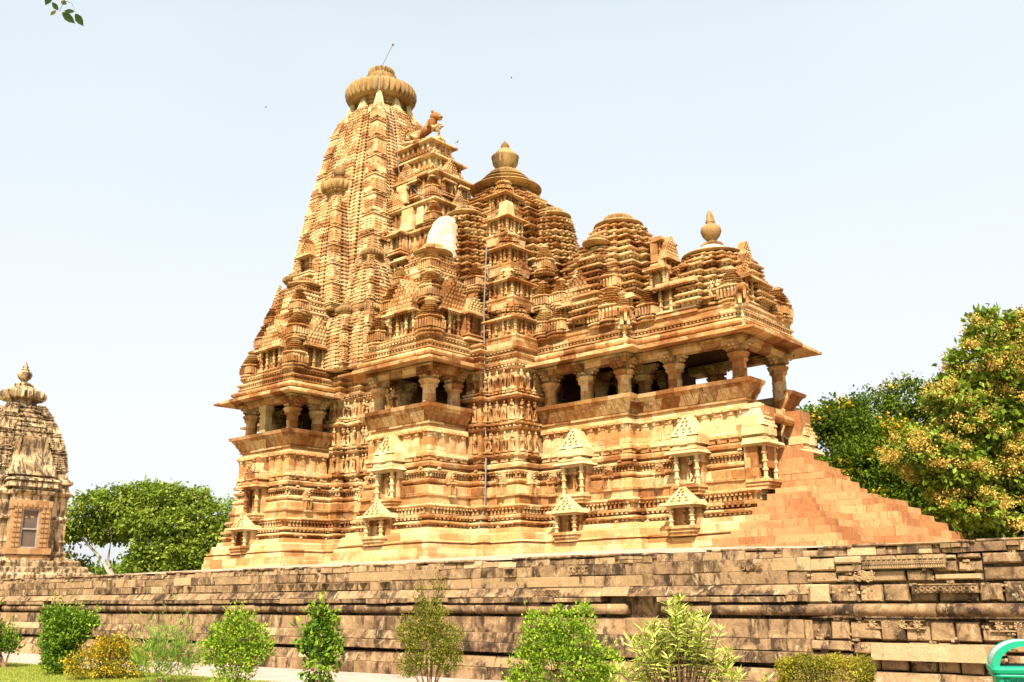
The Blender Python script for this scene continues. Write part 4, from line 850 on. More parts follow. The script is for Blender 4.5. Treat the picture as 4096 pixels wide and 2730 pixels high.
for T_ in (steps, flank):
    for i, (x, hw, z_) in enumerate(T_):
        zb = T_[i+1][2] if i+1 < len(T_) else 2.6
        stepblocks((26.5 if T_ is steps else 27.1+0.05*random.random())+0.002*i, x, hw, zb-(0.0 if i+1 < len(T_) else 0), z_-(0.003 if T_ is flank else 0))
mb.box(24, 28.2, -1.3, 1.3, 6.6, 7.0, tint=0.6); mb.box(24, 27.6, -1.2, 1.2, 6.9, 7.5, tint=0.4)
part("staircase", mb, M['stone_stair'], T)

# ---- lightning rod and the grey down-conductor
mb = MB(); mb.tube([(0.4, -0.4, 36.3), (0.75, -0.2, 37.2), (1.1, 0.0, 38.0)], 0.025, 5); mb.ball((1.1, 0, 38.0), 0.09)
part("lightning_rod", mb, M['metal'], T)
mb = MB(); mb.tube([(0.4, -0.4, 36.4), (1.0, -0.9, 36.1), (1.75, -1.72, 35.3), (1.8, -1.8, 34.6), (1.7, -1.75, 33.2), (2.6, -1.4, 31.2), (3.3, -1.5, 29.0), (3.8, -1.75, 27.2), (5.2, -1.75, 25.6), (6.4, -2.1, 24.4)], 0.022, 5)
part("conductor_cable", mb, M['metal'], T)
mb = MB(); mb.tube([(13.72, -4.75, 19), (13.72, -5.0, 15.6), (13.74, -5.02, 13.4), (13.74, -4.95, 8.2), (13.9, -5.15, 7.4), (13.95, -5.3, 5.7), (14.0, -5.9, 4.4), (14.05, -6.1, 3.2)], 0.036, 6)
part("down_pipe", mb, M['metal'], T)

# ------------------------------------------------------------------ SMALL SHRINE at the left
SH = empty("small_shrine", (-7.3, -18.2, 2.9)); tag(SH, "small weathered shrine with blackened tower and a red framed niche, at the left edge", "shrine")
def sh_part(name, mb, mat, sm=False): return part(name, mb, mat, SH, sm)
mb = MB(); 
for k, (h, z_, h2) in enumerate(((4.3, -0.6, 0.35), (3.8, -0.25, 0.35), (3.4, 0.10, 0.3), (3.1, 0.40, 0.3))): loft(mb, rect(-h, h, -h*0.8, h*0.8), [(0, z_), (0.02, z_+h2*0.7), (-0.05, z_+h2), (-0.3, z_+h2+0.01)], seg=0.5, jit=0.03)
sh_part("stepped_base", mb, M['shrine'])
def shp(h): return [(-0.45*h, -1.18*h), (0.45*h, -1.18*h), (0.45*h, -h), (h, -h), (h, -0.45*h), (1.18*h, -0.45*h), (1.18*h, 0.45*h), (h, 0.45*h), (h, h), (0.45*h, h), (0.45*h, 1.18*h), (-0.45*h, 1.18*h), (-0.45*h, h), (-h, h), (-h, 0.45*h), (-1.18*h, 0.45*h), (-1.18*h, -0.45*h), (-h, -0.45*h), (-h, -h), (-0.45*h, -h)]
H0 = 2.05
mb = MB(); loft(mb, shp(H0), [(0.2, 0.7), (0.2, 0.85), (0.05, 0.9), (0.12, 1.0), (0.12, 1.1), (0.0, 1.2), (0.0, 1.6), (0.06, 1.65), (0.0, 1.75), (-0.02, 2.7), (0.08, 2.75), (0.08, 2.85), (-0.02, 2.95), (-0.02, 3.9), (0.10, 3.95), (0.14, 4.1), (0.0, 4.2), (-0.05, 4.5), (0.10, 4.6), (0.10, 4.75), (-0.1, 4.85), (-0.12, 5.1)], seg=0.4, jit=0.03)
sh_part("shrine_wall", mb, M['shrine'])
tw_ = spire(0, 0, [(5.0, 1.86), (6.0, 1.78), (7.0, 1.50), (7.8, 1.20), (8.4, 0.90), (8.7, 0.72)], 0.27, 0.9, "shrine_tower", SH, M['shrine'], kw=0.2)
mb = MB(); mb.box(1.9, 2.25, -0.9, 0.9, 5.0, 6.9, 0.25); V = [(1.5, -1.15, 4.9), (2.5, -1.15, 4.9), (2.5, 1.15, 4.9), (1.5, 1.15, 4.9), (1.3, -0.7, 6.9), (1.85, -0.7, 6.9), (1.85, 0.7, 6.9), (1.3, 0.7, 6.9)]
mb.add(V, MB.BQ); mb.box(1.5, 2.62, -1.2, 1.2, 4.3, 4.55, 0.04); mb.box(1.5, 2.66, -1.25, 1.25, 4.62, 4.72, 0.03); sh_part("plastered_gable", mb, M['shrine'])
mb = MB(); 
mb.box(2.3, 2.62, -0.95, -0.42, 1.3, 3.4); mb.box(2.3, 2.62, 0.42, 0.95, 1.3, 3.4); mb.box(2.3, 2.66, -1.0, 1.0, 3.2, 3.62); mb.box(2.3, 2.7, -1.1, 1.1, 1.0, 1.3); mb.box(2.3, 2.62, -1.0, 1.0, 0.7, 0.95)
for y in (-0.85, -0.65, 0.5, 0.7):
    for k in range(8): mb.box(2.62, 2.68, y, y+0.14, 1.35+k*0.24, 1.5+k*0.24)
for k in range(8): mb.box(2.66, 2.72, -0.95+k*0.25, -0.8+k*0.25, 3.3, 3.5)
nn_ = sh_part("niche_frame", mb, M['red_niche'])
mb = MB(); mb.box(2.45, 2.5, -0.42, 0.42, 1.3, 3.2); sh_part("window_panel", mb, M['glass'])
mb = MB(); mb.box(2.5, 2.58, -0.42, -0.36, 1.3, 3.2); mb.box(2.5, 2.58, 0.36, 0.42, 1.3, 3.2); mb.box(2.5, 2.56, -0.36, 0.36, 2.2, 2.27); mb.box(2.5, 2.57, -0.36, 0.36, 3.13, 3.2); mb.box(2.5, 2.57, -0.36, 0.36, 1.3, 1.37); sh_part("window_frame", mb, M['frame'])
mb = MB(); mb.lathe(0, 0, [(0.78, 8.6), (0.72, 8.95), (0.82, 9.05), (0.86, 9.1)], 20); amalaka(mb, 0, 0, 9.02, 1.2, 0.5, 20, q=0.72); mb.lathe(0, 0, [(0.95, 9.47), (0.9, 9.55), (0.5, 9.75), (0.5, 9.8)], 20); amalaka(mb, 0, 0, 9.78, 0.50, 0.17, 16)
sh_part("ribbed_disc", mb, M['shrine'])
mb = MB(); finial(mb, 0, 0, 9.94, 0.60); sh_part("finial_pot", mb, M['shrine'], True)

# ------------------------------------------------------------------ TERRACE WALL
TW = empty("terrace_wall", (22, 0, 0)); TW.rotation_euler.y = 0.004; tag(TW, "long dark weathered stone block wall with ledges and a roll moulding below the temple", "wall")
YW = -24.5
def course(mb, x0, x1, d, z0, z1, lmin, lmax, top=0.0, bot=0.0, dj=0.028, ch=0.008, gap=0.004, tints=(0.1, 0.7), dep=0.5, miss=0.0, zj=0.004):
    x = x0
    while x < x1:
        L = random.uniform(lmin, lmax); L = min(L, x1-x+0.1)
        if random.random() >= miss:
            dd = d+random.uniform(-dj, dj); y = YW-dd; a, b = x+gap, x+L-gap; za, zb = z0+gap*0.6+random.uniform(-zj, zj), z1-gap*0.6+random.uniform(-zj, zj)
            r = lambda: random.uniform(-0.006, 0.006)
            tl = random.uniform(-0.008, 0.008)
            # front ring (chamfered), outer ring, back ring
            V = [(a+ch+r(), y+bot+tl, za+ch+r()), (b-ch+r(), y+bot-tl, za+ch+r()), (b-ch+r(), y+top-tl, zb-ch+r()), (a+ch+r(), y+top+tl, zb-ch+r()),
                 (a, y+bot+ch*1.3, za), (b, y+bot+ch*1.3, za), (b, y+top+ch*1.3, zb), (a, y+top+ch*1.3, zb),
                 (a, YW+dep, za), (b, YW+dep, za), (b, YW+dep, zb), (a, YW+dep, zb)]
            Q = [(0, 1, 2, 3)]+[(i+4, (i+1) % 4+4, (i+1) % 4, i) for i in range(4)]+[(i+8, (i+1) % 4+8, (i+1) % 4+4, i+4) for i in range(4)]+[(11, 10, 9, 8)]
            mb.add(V, Q, tint=random.uniform(*tints) if random.random() > 0.05 else 0.95)
        x += L
X0, X1, XR = -22.0, 47.0, 38.2
def rubble(mb, x0, x1, z0, z1, d=0.0, tints=(0.2, 1.0), hmin=0.12):
    """irregular repair masonry: stones of mixed height with small chips filling the joints"""
    x = x0
    while x < x1:
        L = random.uniform(0.28, 0.85); z = z0
        while z < z1-0.02:
            h = min(random.uniform(hmin, hmin+0.14), z1-z)
            if z1-z-h < 0.08: h = z1-z
            f = random.choice((1, 1, 2)) if L > 0.5 else 1; gp = random.uniform(0.01, 0.035)
            for q in range(f): course(mb, x+q*L/f, x+(q+1)*L/f-0.004, d+random.uniform(-.03, .03), z+gp*0.4, z+h-gp*0.6, L/f, L/f, dj=0.01, ch=0.022, gap=gp*0.6, tints=tints, top=random.uniform(0, 0.03))
            z += h
        for q in range(4): cx_ = x+random.uniform(0, L); cz_ = random.uniform(z0, z1); course(mb, cx_, cx_+0.06, d-0.02, cz_, cz_+0.045, 0.05, 0.06, dj=0.01, tints=(0.3, 1.0))
        x += L
mb = MB()
course(mb, X0, XR, 0.0, 1.78, 1.985, 0.5, 1.9, tints=(0.1, 0.85), zj=0.008); course(mb, X0, XR, -0.01, 1.985, 2.20, 0.4, 1.7, tints=(0.1, 0.85), zj=0.008); course(mb, X0, XR, 0.14, 0.92, 1.225, 0.7, 2.2, top=0.02, tints=(0.1, 0.7))
rubble(mb, XR, X1, 1.78, 2.20, 0.0, (0.05, 0.8)); rubble(mb, XR, X1, 0.92, 1.225, 0.10, (0.2, 0.8), 0.3)
rubble(mb, XR, X1, 1.47, 1.78, 0.05, (0.1, 0.9), 0.3)
mb.box(X0, X1, YW+0.10, YW+0.6, -0.2, 2.1, tint=0.2)
part("block_courses", mb, M['block'], TW)
mb = MB(); course(mb, X0, X1, 0.50, -0.25, 0.27, 0.9, 2.4, tints=(0.0, 0.5)); course(mb, X0, X1, 0.40, 0.27, 0.48, 0.8, 2.2, top=0.10, tints=(0.2, 0.7)); part("base_steps", mb, M['block'], TW)
mb = MB(); course(mb, X0, XR, 0.37, 0.55, 0.735, 1.2, 3.2, tints=(0.0, 0.4), dj=0.012, top=0.01); course(mb, X0, XR, 0.25, 0.735, 0.925, 1.0, 2.6, tints=(0.05, 0.45), top=0.05); rubble(mb, XR, X1, 0.48, 0.925, 0.16, (0.15, 0.8), 0.18)
part("lower_ledge", mb, M['block'], TW)
mb = MB(); course(mb, X0, XR, 0.20, 1.50, 1.60, 0.4, 1.6, tints=(0.0, 0.6), dj=0.03, miss=0.14, zj=0.014); course(mb, X0, XR, 0.17, 1.60, 1.775, 0.4, 1.7, top=0.12, tints=(0.1, 0.7), dj=0.03, miss=0.06, zj=0.01); part("cornice_ledge", mb, M['block'], TW)
mb = MB(); x = X0
while x < X1:      # roll moulding in drums
    L = random.uniform(0.5, 1.7); r = 0.088+random.uniform(-0.004, 0.006)
    if random.random() > 0.07:
        th = [2*pi*i/12 for i in range(12)]; V = [(xx, YW-0.10-rr*cos(t), 1.375+rr*sin(t)) for xx, rr in ((x+0.006, r*0.93), (x+0.02, r), (x+L-0.02, r), (x+L-0.006, r*0.93)) for t in th]
        Q = [[k*12+i, k*12+12+i, k*12+12+(i+1) % 12, k*12+(i+1) % 12] for k in range(3) for i in range(12)]
        b0 = mb.add(V, Q, tint=random.uniform(0.0, 0.55)); mb.ng.append([b0+i for i in range(12)]); mb.ng.append([b0+36+i for i in range(12)][::-1])
    else: mb.box(x, x+L*0.5, YW-0.16, YW+0.1, 1.29, 1.47, 0.01, tint=0.6)
    x += L
part("roll_moulding", mb, M['block'], TW, True)
mb = MB()          # rubble cap
x = X0
while x < X1:
    L = random.uniform(0.08, 0.55); h = random.uniform(0.10, 0.17); zz = 2.195
    if L < 0.2:
        for q in range(2): course(mb, x, x+L, -0.03+random.uniform(-.03, .02), zz+q*0.07, zz+q*0.07+0.07, L, L, dj=0.03, tints=(0.2, 0.9), dep=0.4)
    else: course(mb, x, x+L, -0.02, zz, zz+h, L, L+0.01, dj=0.02, tints=(0.05, 0.8), dep=0.6, top=0.03)
    x += L
course(mb, X0, X1, -0.03, 2.32, 2.375, 0.25, 1.4, dj=0.03, tints=(0.0, 0.6), dep=1.2, ch=0.02, zj=0.014, miss=0.12)
part("rubble_cap", mb, M['block'], TW)
# carved fragments reused in the wall
def carved(name, x, z_, kind, w_, h_, tint=0.5):
    m = MB(); y = YW-(0.045 if z_ > 1.75 else 0.10 if z_ < 1.3 else 0.14)
    if kind == 'tri':      # hatched triangle
        m.box(-w_/2, w_/2, y, y+0.1, 0, h_, tint=tint)
        for k in range(7):
            t = (k+0.5)/7; hw = w_/2*0.92*t; m.box(-hw, hw, y-0.022, y, h_*k/7+0.008, h_*k/7+h_*0.07, tint=tint)
    elif kind == 'dots':
        m.box(-w_/2, w_/2, y, y+0.1, 0, h_, tint=tint); m.box(-w_/2, w_/2, y-0.02, y, h_*0.86, h_, tint=tint)
        n = int(w_/0.085)
        for k in range(n):
            c = -w_/2+(k+0.5)*w_/n; V = [(c+0.036*rr*cos(2*pi*i/10), y-hh, h_*0.45+0.042*rr*sin(2*pi*i/10)) for rr, hh in ((1, 0), (1, 0.02), (0.6, 0.02), (0.5, 0.0)) for i in range(10)]
            m.add(V, [[q*10+i, q*10+10+i, q*10+10+(i+1) % 10, q*10+(i+1) % 10] for q in range(3) for i in range(10)], tint=tint)
    elif kind == 'lattice':
        for k in range(int(w_*h_*700)):
            cx_, cz_ = random.uniform(-w_/2, w_/2), random.uniform(0.02, h_-0.02); a0 = random.random()*6; r_ = random.uniform(0.018, 0.035)
            m.tube([(cx_+r_*cos(a0+t), y-0.012, cz_+r_*sin(a0+t)) for t in np.linspace(0, 4.8, 7)], 0.009, 4, tint=tint)
    elif kind == 'rosette':
        m.box(-w_/2, w_/2, y, y+0.1, h_*0.88, h_, tint=tint); m.box(-w_/2, w_/2, y, y+0.1, 0, h_*0.12, tint=tint); m.box(-w_/2, w_/2, y+0.05, y+0.1, h_*0.12, h_*0.88, tint=0.1)
        n = max(1, int(w_/0.2))
        for k in range(n):
            c = -w_/2+(k+0.5)*w_/n
            for q in range(8):
                a0 = q*pi/4; m.tube([(c, y+0.01, h_/2), (c+0.045*cos(a0), y-0.005, h_/2+0.045*sin(a0)), (c+0.075*cos(a0), y+0.02, h_/2+0.075*sin(a0))], [0.008, 0.016, 0.006], 5, tint=tint)
    elif kind == 'bands':
        m.box(-w_/2, w_/2, y, y+0.1, 0, h_, tint=tint)
        for b_, (za, hh, pt) in enumerate(((0.72, 0.22, 0.075), (0.5, 0.08, 0.03), (0.36, 0.10, 0.03), (0.06, 0.2, 0.035))):
            n = int(w_/pt)
            for k in range(n): c = -w_/2+(k+0.5)*w_/n; m.cbox(c, y-0.008, h_*za, pt*0.36, 0.015, h_*hh, 0.004, tint=tint)
    o = part("carved_panel", m, M['block'], TW, loc=(x, 0, z_)); return o
for x in (24.3, 24.75, 25.2, 25.65, 26.1, 26.55, 27.0, 27.45): carved("tri", x, 1.80, 'tri', 0.34, 0.17, 0.35)
for x in (19.6, 20.2, 17.2): carved("tri", x, 1.80, 'tri', 0.34, 0.17, 0.35)
carved("a", 28.15, 1.8, 'tri', 0.32, 0.17, 0.4); carved("a", 31.9, 2.0, 'tri', 0.3, 0.17, 0.5); carved("b", 30.0, 2.0, 'lattice', 0.2, 0.15, 0.5); carved("c", 33.65, 2.02, 'rosette', 0.42, 0.15, 0.7)
carved("d", 32.9, 1.62, 'dots', 0.6, 0.12, 0.4); carved("e", 32.4, 1.42, 'dots', 0.7, 0.11, 0.3); carved("f", 37.3, 2.02, 'lattice', 0.34, 0.16, 0.15)
carved("g", 39.8, 1.98, 'bands', 1.25, 0.2, 0.75); carved("h", 39.2, 1.80, 'lattice', 0.3, 0.16, 0.95); carved("i", 40.4, 1.62, 'dots', 0.9, 0.13, 0.4); carved("j", 39.6, 1.10, 'rosette', 0.9, 0.13, 0.85); carved("k", 41.2, 1.08, 'rosette', 0.5, 0.15, 0.85)
carved("l", 35.9, 1.52, 'rosette', 0.5, 0.12, 0.0)
mb = MB(); mb.box(-0.82, 0.82, YW-0.33, YW+0.1, 0, 0.23, 0.02, tint=0.93); o = part("pale_slab", mb, M['block'], TW, loc=(40.1, 0, 0.66)); o['label'] = "large pale yellow block near the wall's right end"

for o in TW.children: o.location.x -= 22
# ------------------------------------------------------------------ SETTING
def sheet(name, pts, mat):
    mb = MB(); b0 = mb.add(pts); mb.ng.append([b0+i for i in range(len(pts))]); o = part(name, mb, mat, None); o['kind'] = 'structure'; o['label'] = name.replace('_', ' '); return o
sheet("ground", [(-900, -900, -0.02), (900, -900, -0.02), (900, 900, -0.02), (-900, 900, -0.02)], M['ground'])
sheet("lawn", [(-30, -60, 0.0), (80, -60, 0.0), (80, -27.6, 0.0), (-30, -27.6, 0.0)], M['grass_base'])
sheet("path", [(-30, -27.6, 0.004), (80, -27.6, 0.004), (80, -24.6, 0.004), (-30, -24.6, 0.004)], M['pave'])
mb = MB(); xs = list(range(-26, 56, 3)); ys = [-24.3, -20, -15, -10.5, 10, 24]; zs = [2.37, 2.60, 2.88, 3.14, 3.2, 3.2]
V = [(x, y, z_+(RNG.uniform(-0.015, 0.015) if 0 < j < 3 else 0)+(0.004*(22-x)-0.015 if j == 0 else -(0.012, 0.02, 0.03, 0, 0)[j-1]*max(0, x-26))) for j, (y, z_) in enumerate(zip(ys, zs)) for x in xs]; n = len(xs)
mb.add(V, [[j*n+i, j*n+i+1, (j+1)*n+i+1, (j+1)*n+i] for j in range(len(ys)-1) for i in range(n-1)])
mb.add([(-26, 24, 3.2), (55, 24, 3.2), (55, 24, 0), (-26, 24, 0)], [(0, 1, 2, 3)]); mb.add([(55, -24.3, 2.37), (55, 24, 3.2), (55, 24, 0), (55, -24.3, 0)], [(0, 3, 2, 1)]); mb.add([(-26, -24.3, 2.37), (-26, 24, 3.2), (-26, 24, 0), (-26, -24.3, 0)], [(0, 1, 2, 3)])
o = part("terrace_floor", mb, M['floor'], None); o['kind'] = 'structure'; o['label'] = 'pale paved top of the terrace'

# ------------------------------------------------------------------ PLANTS
def leaves(pts, dirs, L, W, tint, up=0.0, fold=0.12, curl=0.0):
    """leaf quads-pairs: pts (n,3) base, dirs (n,3) axis; returns V,Q"""
    n = len(pts); d = dirs/np.linalg.norm(dirs, axis=1, keepdims=True)
    r = RNG.normal(size=(n, 3)); r[:, 2] += up; s = np.cross(d, r); s /= np.linalg.norm(s, axis=1, keepdims=True)+1e-9; nrm = np.cross(s, d)
    L = np.broadcast_to(L, (n,))[:, None]; W = np.broadcast_to(W, (n,))[:, None]
    a = pts; b = pts+d*L*0.45+s*W*0.5+nrm*W*fold; c = pts+d*L-nrm*L*curl; e = pts+d*L*0.45-s*W*0.5+nrm*W*fold
    V = np.stack([a, b, c, e], 1).reshape(-1, 3); Q = np.arange(n*4).reshape(n, 4); return V, Q, np.repeat(tint, 4)
def sph(n): v = RNG.normal(size=(n, 3)); return v/np.linalg.norm(v, axis=1, keepdims=True)
def crown_pts(blobs, n, clump=0.5, per=22, shell=0.75):
    """leaf positions grouped in clumps that sit towards the outside of ellipsoid blobs"""
    vol = np.array([b[3]*b[4]*b[5] for b in blobs])**0.67; nb = RNG.choice(len(blobs), size=n//per+1, p=vol/vol.sum())
    B = np.array(blobs)[nb]; u = sph(len(B)); rr = shell+(1-shell)*RNG.random(len(B))**0.5; rr = np.where(RNG.random(len(B)) < 0.25, rr*0.75, rr)
    C = B[:, :3]+u*B[:, 3:6]*rr[:, None]
    P = np.repeat(C, per, 0)+RNG.normal(size=(len(C)*per, 3))*clump*np.array([1, 1, 0.6]); out = np.repeat(u, per, 0); ct = np.repeat(RNG.random(len(C)), per)
    return P, out, ct
def tree(name, loc, label, blobs, n, L, W, mat, bark, limbs, trunk_r, clump=0.5, flowers=None, group=None, droop=0.3, per=22):
    o = empty(name, loc); tag(o, label, "tree", group)
    P, out, ct = crown_pts(blobs, n, clump, per); d = out*0.8+RNG.normal(size=P.shape)*0.7; d[:, 2] -= droop
    V, Q, t = leaves(P, d, L*(0.7+0.6*RNG.random(len(P))), W*(0.7+0.6*RNG.random(len(P))), np.clip(ct*0.6+RNG.random(len(P))*0.4, 0, 1), up=1.5)
    mb = MB(); mb.add(V, Q, tint=t); part("crown", mb, mat, o)
    if flowers:
        fn, fl, fm, fz = flowers; P, out, ct = crown_pts(blobs, fn, clump*0.85, 90 if fn > 9000 else 24, 1.14 if fn > 9000 else 1.06); k = (out[:, 2] > fz); P = P[k]; out = out[k]; ct = ct[k]
        V, Q, t = leaves(P, sph(len(P))+out*0.6, fl*(0.6+0.8*RNG.random(len(P))), fl*0.7, np.clip(ct*0.5+RNG.random(len(P))*0.5, 0, 1)); mb = MB(); mb.add(V, Q, tint=t); part("blossom", mb, fm, o)
    mb = MB()
    for pts, r in limbs: mb.tube(pts, [trunk_r*q for q in r], 8)
    part("trunk", mb, bark, o, True); return o
G1 = leafmat("fig_leaf", [(0, (0.07, 0.13, 0.012)), (0.5, (0.20, 0.27, 0.025)), (1, (0.46, 0.50, 0.08))], 0.3)
G2 = leafmat("bright_leaf", [(0, (0.08, 0.16, 0.015)), (0.5, (0.25, 0.36, 0.04)), (1, (0.42, 0.50, 0.08))], 0.4)
G3 = leafmat("feathery_leaf", [(0, (0.03, 0.06, 0.004)), (0.5, (0.09, 0.14, 0.008)), (1, (0.22, 0.28, 0.02))], 0.3)
G4 = leafmat("teak_leaf", [(0, (0.04, 0.08, 0.006)), (0.5, (0.15, 0.22, 0.015)), (1, (0.36, 0.44, 0.06))], 0.25)
FL1 = leafmat("tan_blossom", [(0, (0.44, 0.29, 0.04)), (1, (0.76, 0.55, 0.13))], 0.2)
FL2 = leafmat("yellow_blossom", [(0, (0.55, 0.30, 0.01)), (1, (0.75, 0.50, 0.03))], 0.2)
def ray_xy(u, D, v=1250):      # bearing (2353-px photo units) and distance -> ground position
    d = F+R2*((u*1.7407-2048)/3893.85)-U2*((v*1.7407-1365)/3893.85); h = math.hypot(d.x, d.y); return (CAM.x+D*d.x/h, CAM.y+D*d.y/h)
def vdir(lat, dep): return (r0.x*lat+f0.x*dep, r0.y*lat+f0.y*dep)
def blobs_v(L): # lateral, depth, z, radii
    return [(*vdir(a, b), z_, rx, ry, rz_) for a, b, z_, rx, ry, rz_ in L]
def pv(a, b, z_): x, y = vdir(a, b); return (x, y, z_)
# left tree with pale limbs
x, y = ray_xy(325, 99)
tree("broad_tree", (x, y, 0), "broad leafy tree with bare pale limbs showing, right of the small shrine", blobs_v([(-4.2, 0, 10.2, 1.7, 2, 1.5), (-2.0, -1, 10.6, 1.6, 2, 1.4), (0.2, 0, 11.0, 1.5, 2, 1.3), (2.2, -1, 10.6, 1.7, 2, 1.5), (4.3, 0, 10.6, 1.4, 2, 1.2), (5.8, 0, 9.0, 1.5, 2, 1.4), (3.6, -2, 8.4, 1.8, 2, 1.3), (0.9, -2, 8.6, 1.9, 2, 1.3), (-1.2, 0, 8.8, 1.9, 2, 1.2), (6.4, 0, 6.8, 1.7, 2, 1.5), (4.4, -2, 6.0, 1.9, 2, 1.3), (2.2, -2, 6.4, 1.7, 2, 1.2), (1.2, -2, 4.6, 1.6, 2, 1.1), (3.6, -2, 4.0, 1.9, 2, 1.2), (6.0, -1, 4.4, 1.8, 2, 1.4), (-6.2, 0, 8.9, 1.5, 2, 1.2), (-7.6, 0, 7.9, 1.0, 2, 0.9), (-3.6, 1.0, 8.0, 1.6, 2, 0.9), (-7.4, 1, 5.2, 0.9, 2, 0.8), (-6.8, 2, 3.2, 1.2, 2, 1.2), (1.2, -1, 3.4, 2.0, 2, 1.4), (3.2, -1, 2.8, 2.0, 2, 1.4), (-0.8, 2.5, 4.8, 1.8, 1, 1.8)]),
     44000, 0.36, 0.25, G1, M['bark'], [([pv(-1.6, 0, 0), pv(-2.0, 0, 3.0), pv(-3.6, 0, 5.4), pv(-5.6, 0, 7.4)], [1, .7, .5, .3]), ([pv(-1.6, 0, 1.0), pv(-3.4, -.5, 3.4), pv(-5.8, -.5, 5.0), pv(-6.6, -.5, 6.2)], [.7, .5, .4, .2]), ([pv(-2, 0, 3.0), pv(-2.6, -1, 5.2), pv(-2.2, -1.5, 7.6), pv(-3, -1, 9)], [.6, .45, .3, .2]),
     ([pv(-1.4, 0, 0), pv(0.4, -1, 3.2), pv(0.9, -1, 5.5), pv(0.2, -1, 7.5)], [.7, .5, .4, .2]), ([pv(-1.6, 0, 0.5), pv(-4.2, -1, 2.4), pv(-4.4, -1, 4.4)], [.5, .4, .25]), ([pv(0, 0, 0), pv(3, 0, 4), pv(4, 0, 7)], [.8, .5, .3])], 0.32, clump=0.42)
x, y = ray_xy(492, 101)
tree("young_tree", (x, y, 0), "smaller yellow-green tree just left of the temple plinth", blobs_v([(0, 0, 6.5, 2.4, 3, 3.0), (1.2, 0, 8.6, 1.9, 2, 2.2), (-1.6, 0, 5.0, 2.0, 2, 2.4), (2.4, 0, 9.8, 1.6, 2, 1.6), (1.5, 0, 4.5, 2.5, 2, 3.0)]), 16000, 0.22, 0.15, G2, M['bark_dark'], [([pv(0, 0, 0), pv(0.2, 0, 4), pv(0.8, 0, 8)], [1, .7, .3])], 0.22, clump=0.4)
# trees to the right
x, y = ray_xy(1985, 80)
tree("feathery_tree", (x, y, 0), "green feathery tree with yellow flowers just behind the staircase", blobs_v([(-7.2, 0, 11.6, 1.5, 2, 1.3), (-5.2, 0, 12.4, 1.8, 2, 1.4), (-2.6, 0, 14.0, 2.0, 2, 1.5), (-0.6, 0, 14.6, 1.8, 2, 1.4), (-4, -1, 9.6, 2.8, 3, 1.8), (0, -1, 11.0, 3.0, 3, 1.8), (2.5, 0, 12.8, 2.2, 3, 1.6), (-5.5, 0, 7.6, 2.8, 3, 2.0), (-1, 0, 7.8, 4, 3, 2.2), (-3, 0, 5, 4, 3, 2.5), (4, 0, 9, 4, 3, 3), (3, 0, 5, 5, 3, 3)]), 56000, 0.34, 0.18, G3, M['bark_dark'], [([pv(0, 0, 0), pv(-.5, 0, 7), pv(-1, 0, 14)], [1, .7, .3]), ([pv(-.5, 0, 6), pv(-3, 0, 10), pv(-4.4, 0, 14)], [.5, .4, .2]), ([pv(-.5, 0, 6), pv(2, 0, 10), pv(3.4, 0, 13)], [.5, .4, .2])], 0.4, clump=0.45, flowers=(5200, 0.26, FL2, -0.3))
x, y = ray_xy(2150, 88)
tree("feathery_tree", (x, y, 0), "taller feathery green tree between the staircase tree and the blossoming tree", blobs_v([(-5.5, 0, 14.8, 2.0, 2, 1.4), (-3.4, 0, 16.4, 2.2, 2, 1.5), (-0.6, 0, 17.2, 2.4, 2, 1.6), (2.2, 0, 16.0, 3, 3, 2), (5, 0, 14, 4, 3, 4), (-3, 0, 13, 3.0, 3, 2), (0, 0, 12, 5, 3, 3), (0, 0, 7, 6, 3, 5), (6, 0, 8, 5, 3, 6)]), 50000, 0.36, 0.19, G3, M['bark_dark'], [([pv(0, 0, 0), pv(0, 0, 9), pv(.5, 0, 16)], [1, .7, .3])], 0.4, clump=0.5, flowers=(1800, 0.28, FL2, -0.2))
x, y = ray_xy(2300, 46)
tree("teak_tree", (x, y, 0), "big tree covered in tan blossom clusters at the right edge", blobs_v([(1.1, 0, 12.4, 1.2, 1.4, 1.0), (0.6, 0, 10.9, 1.7, 1.8, 1.1), (2.6, 0, 11.4, 1.8, 2, 1.8), (-0.9, 0, 9.5, 1.3, 1.5, 0.9), (1.2, .6, 9.2, 1.8, 2, 1.5), (-0.6, 0, 8.2, 1.5, 1.5, 0.9), (-2.9, 0, 7.3, 1.4, 1.5, 0.8), (-1.7, 0, 6.6, 1.6, 1.6, 1.0), (0.8, .8, 6.8, 2.0, 1.8, 1.5), (3.5, 0, 8.0, 2.2, 2, 2.2), (-1.2, 0, 4.9, 1.4, 1.4, 0.9), (0.8, 1, 4.4, 1.8, 1.6, 1.3), (3.4, .4, 4.6, 2.2, 2, 1.8), (1.8, 1.6, 2.6, 2.4, 1.6, 1.6)]),
     30000, 0.30, 0.20, G4, M['bark_dark'], [([pv(1.5, .5, 0), pv(1.6, .5, 5), pv(1.2, 0, 9), pv(1, 0, 12.0)], [1, .75, .45, .25]), ([pv(1.6, .5, 4), pv(-.5, 0, 6.0), pv(-2.4, 0, 7.2)], [.5, .35, .2]), ([pv(1.6, .5, 6), pv(.2, 0, 8), pv(-.8, 0, 9.3)], [.4, .3, .15])], 0.34, clump=0.20, flowers=(120000, 0.10, FL1, -0.45), per=16)

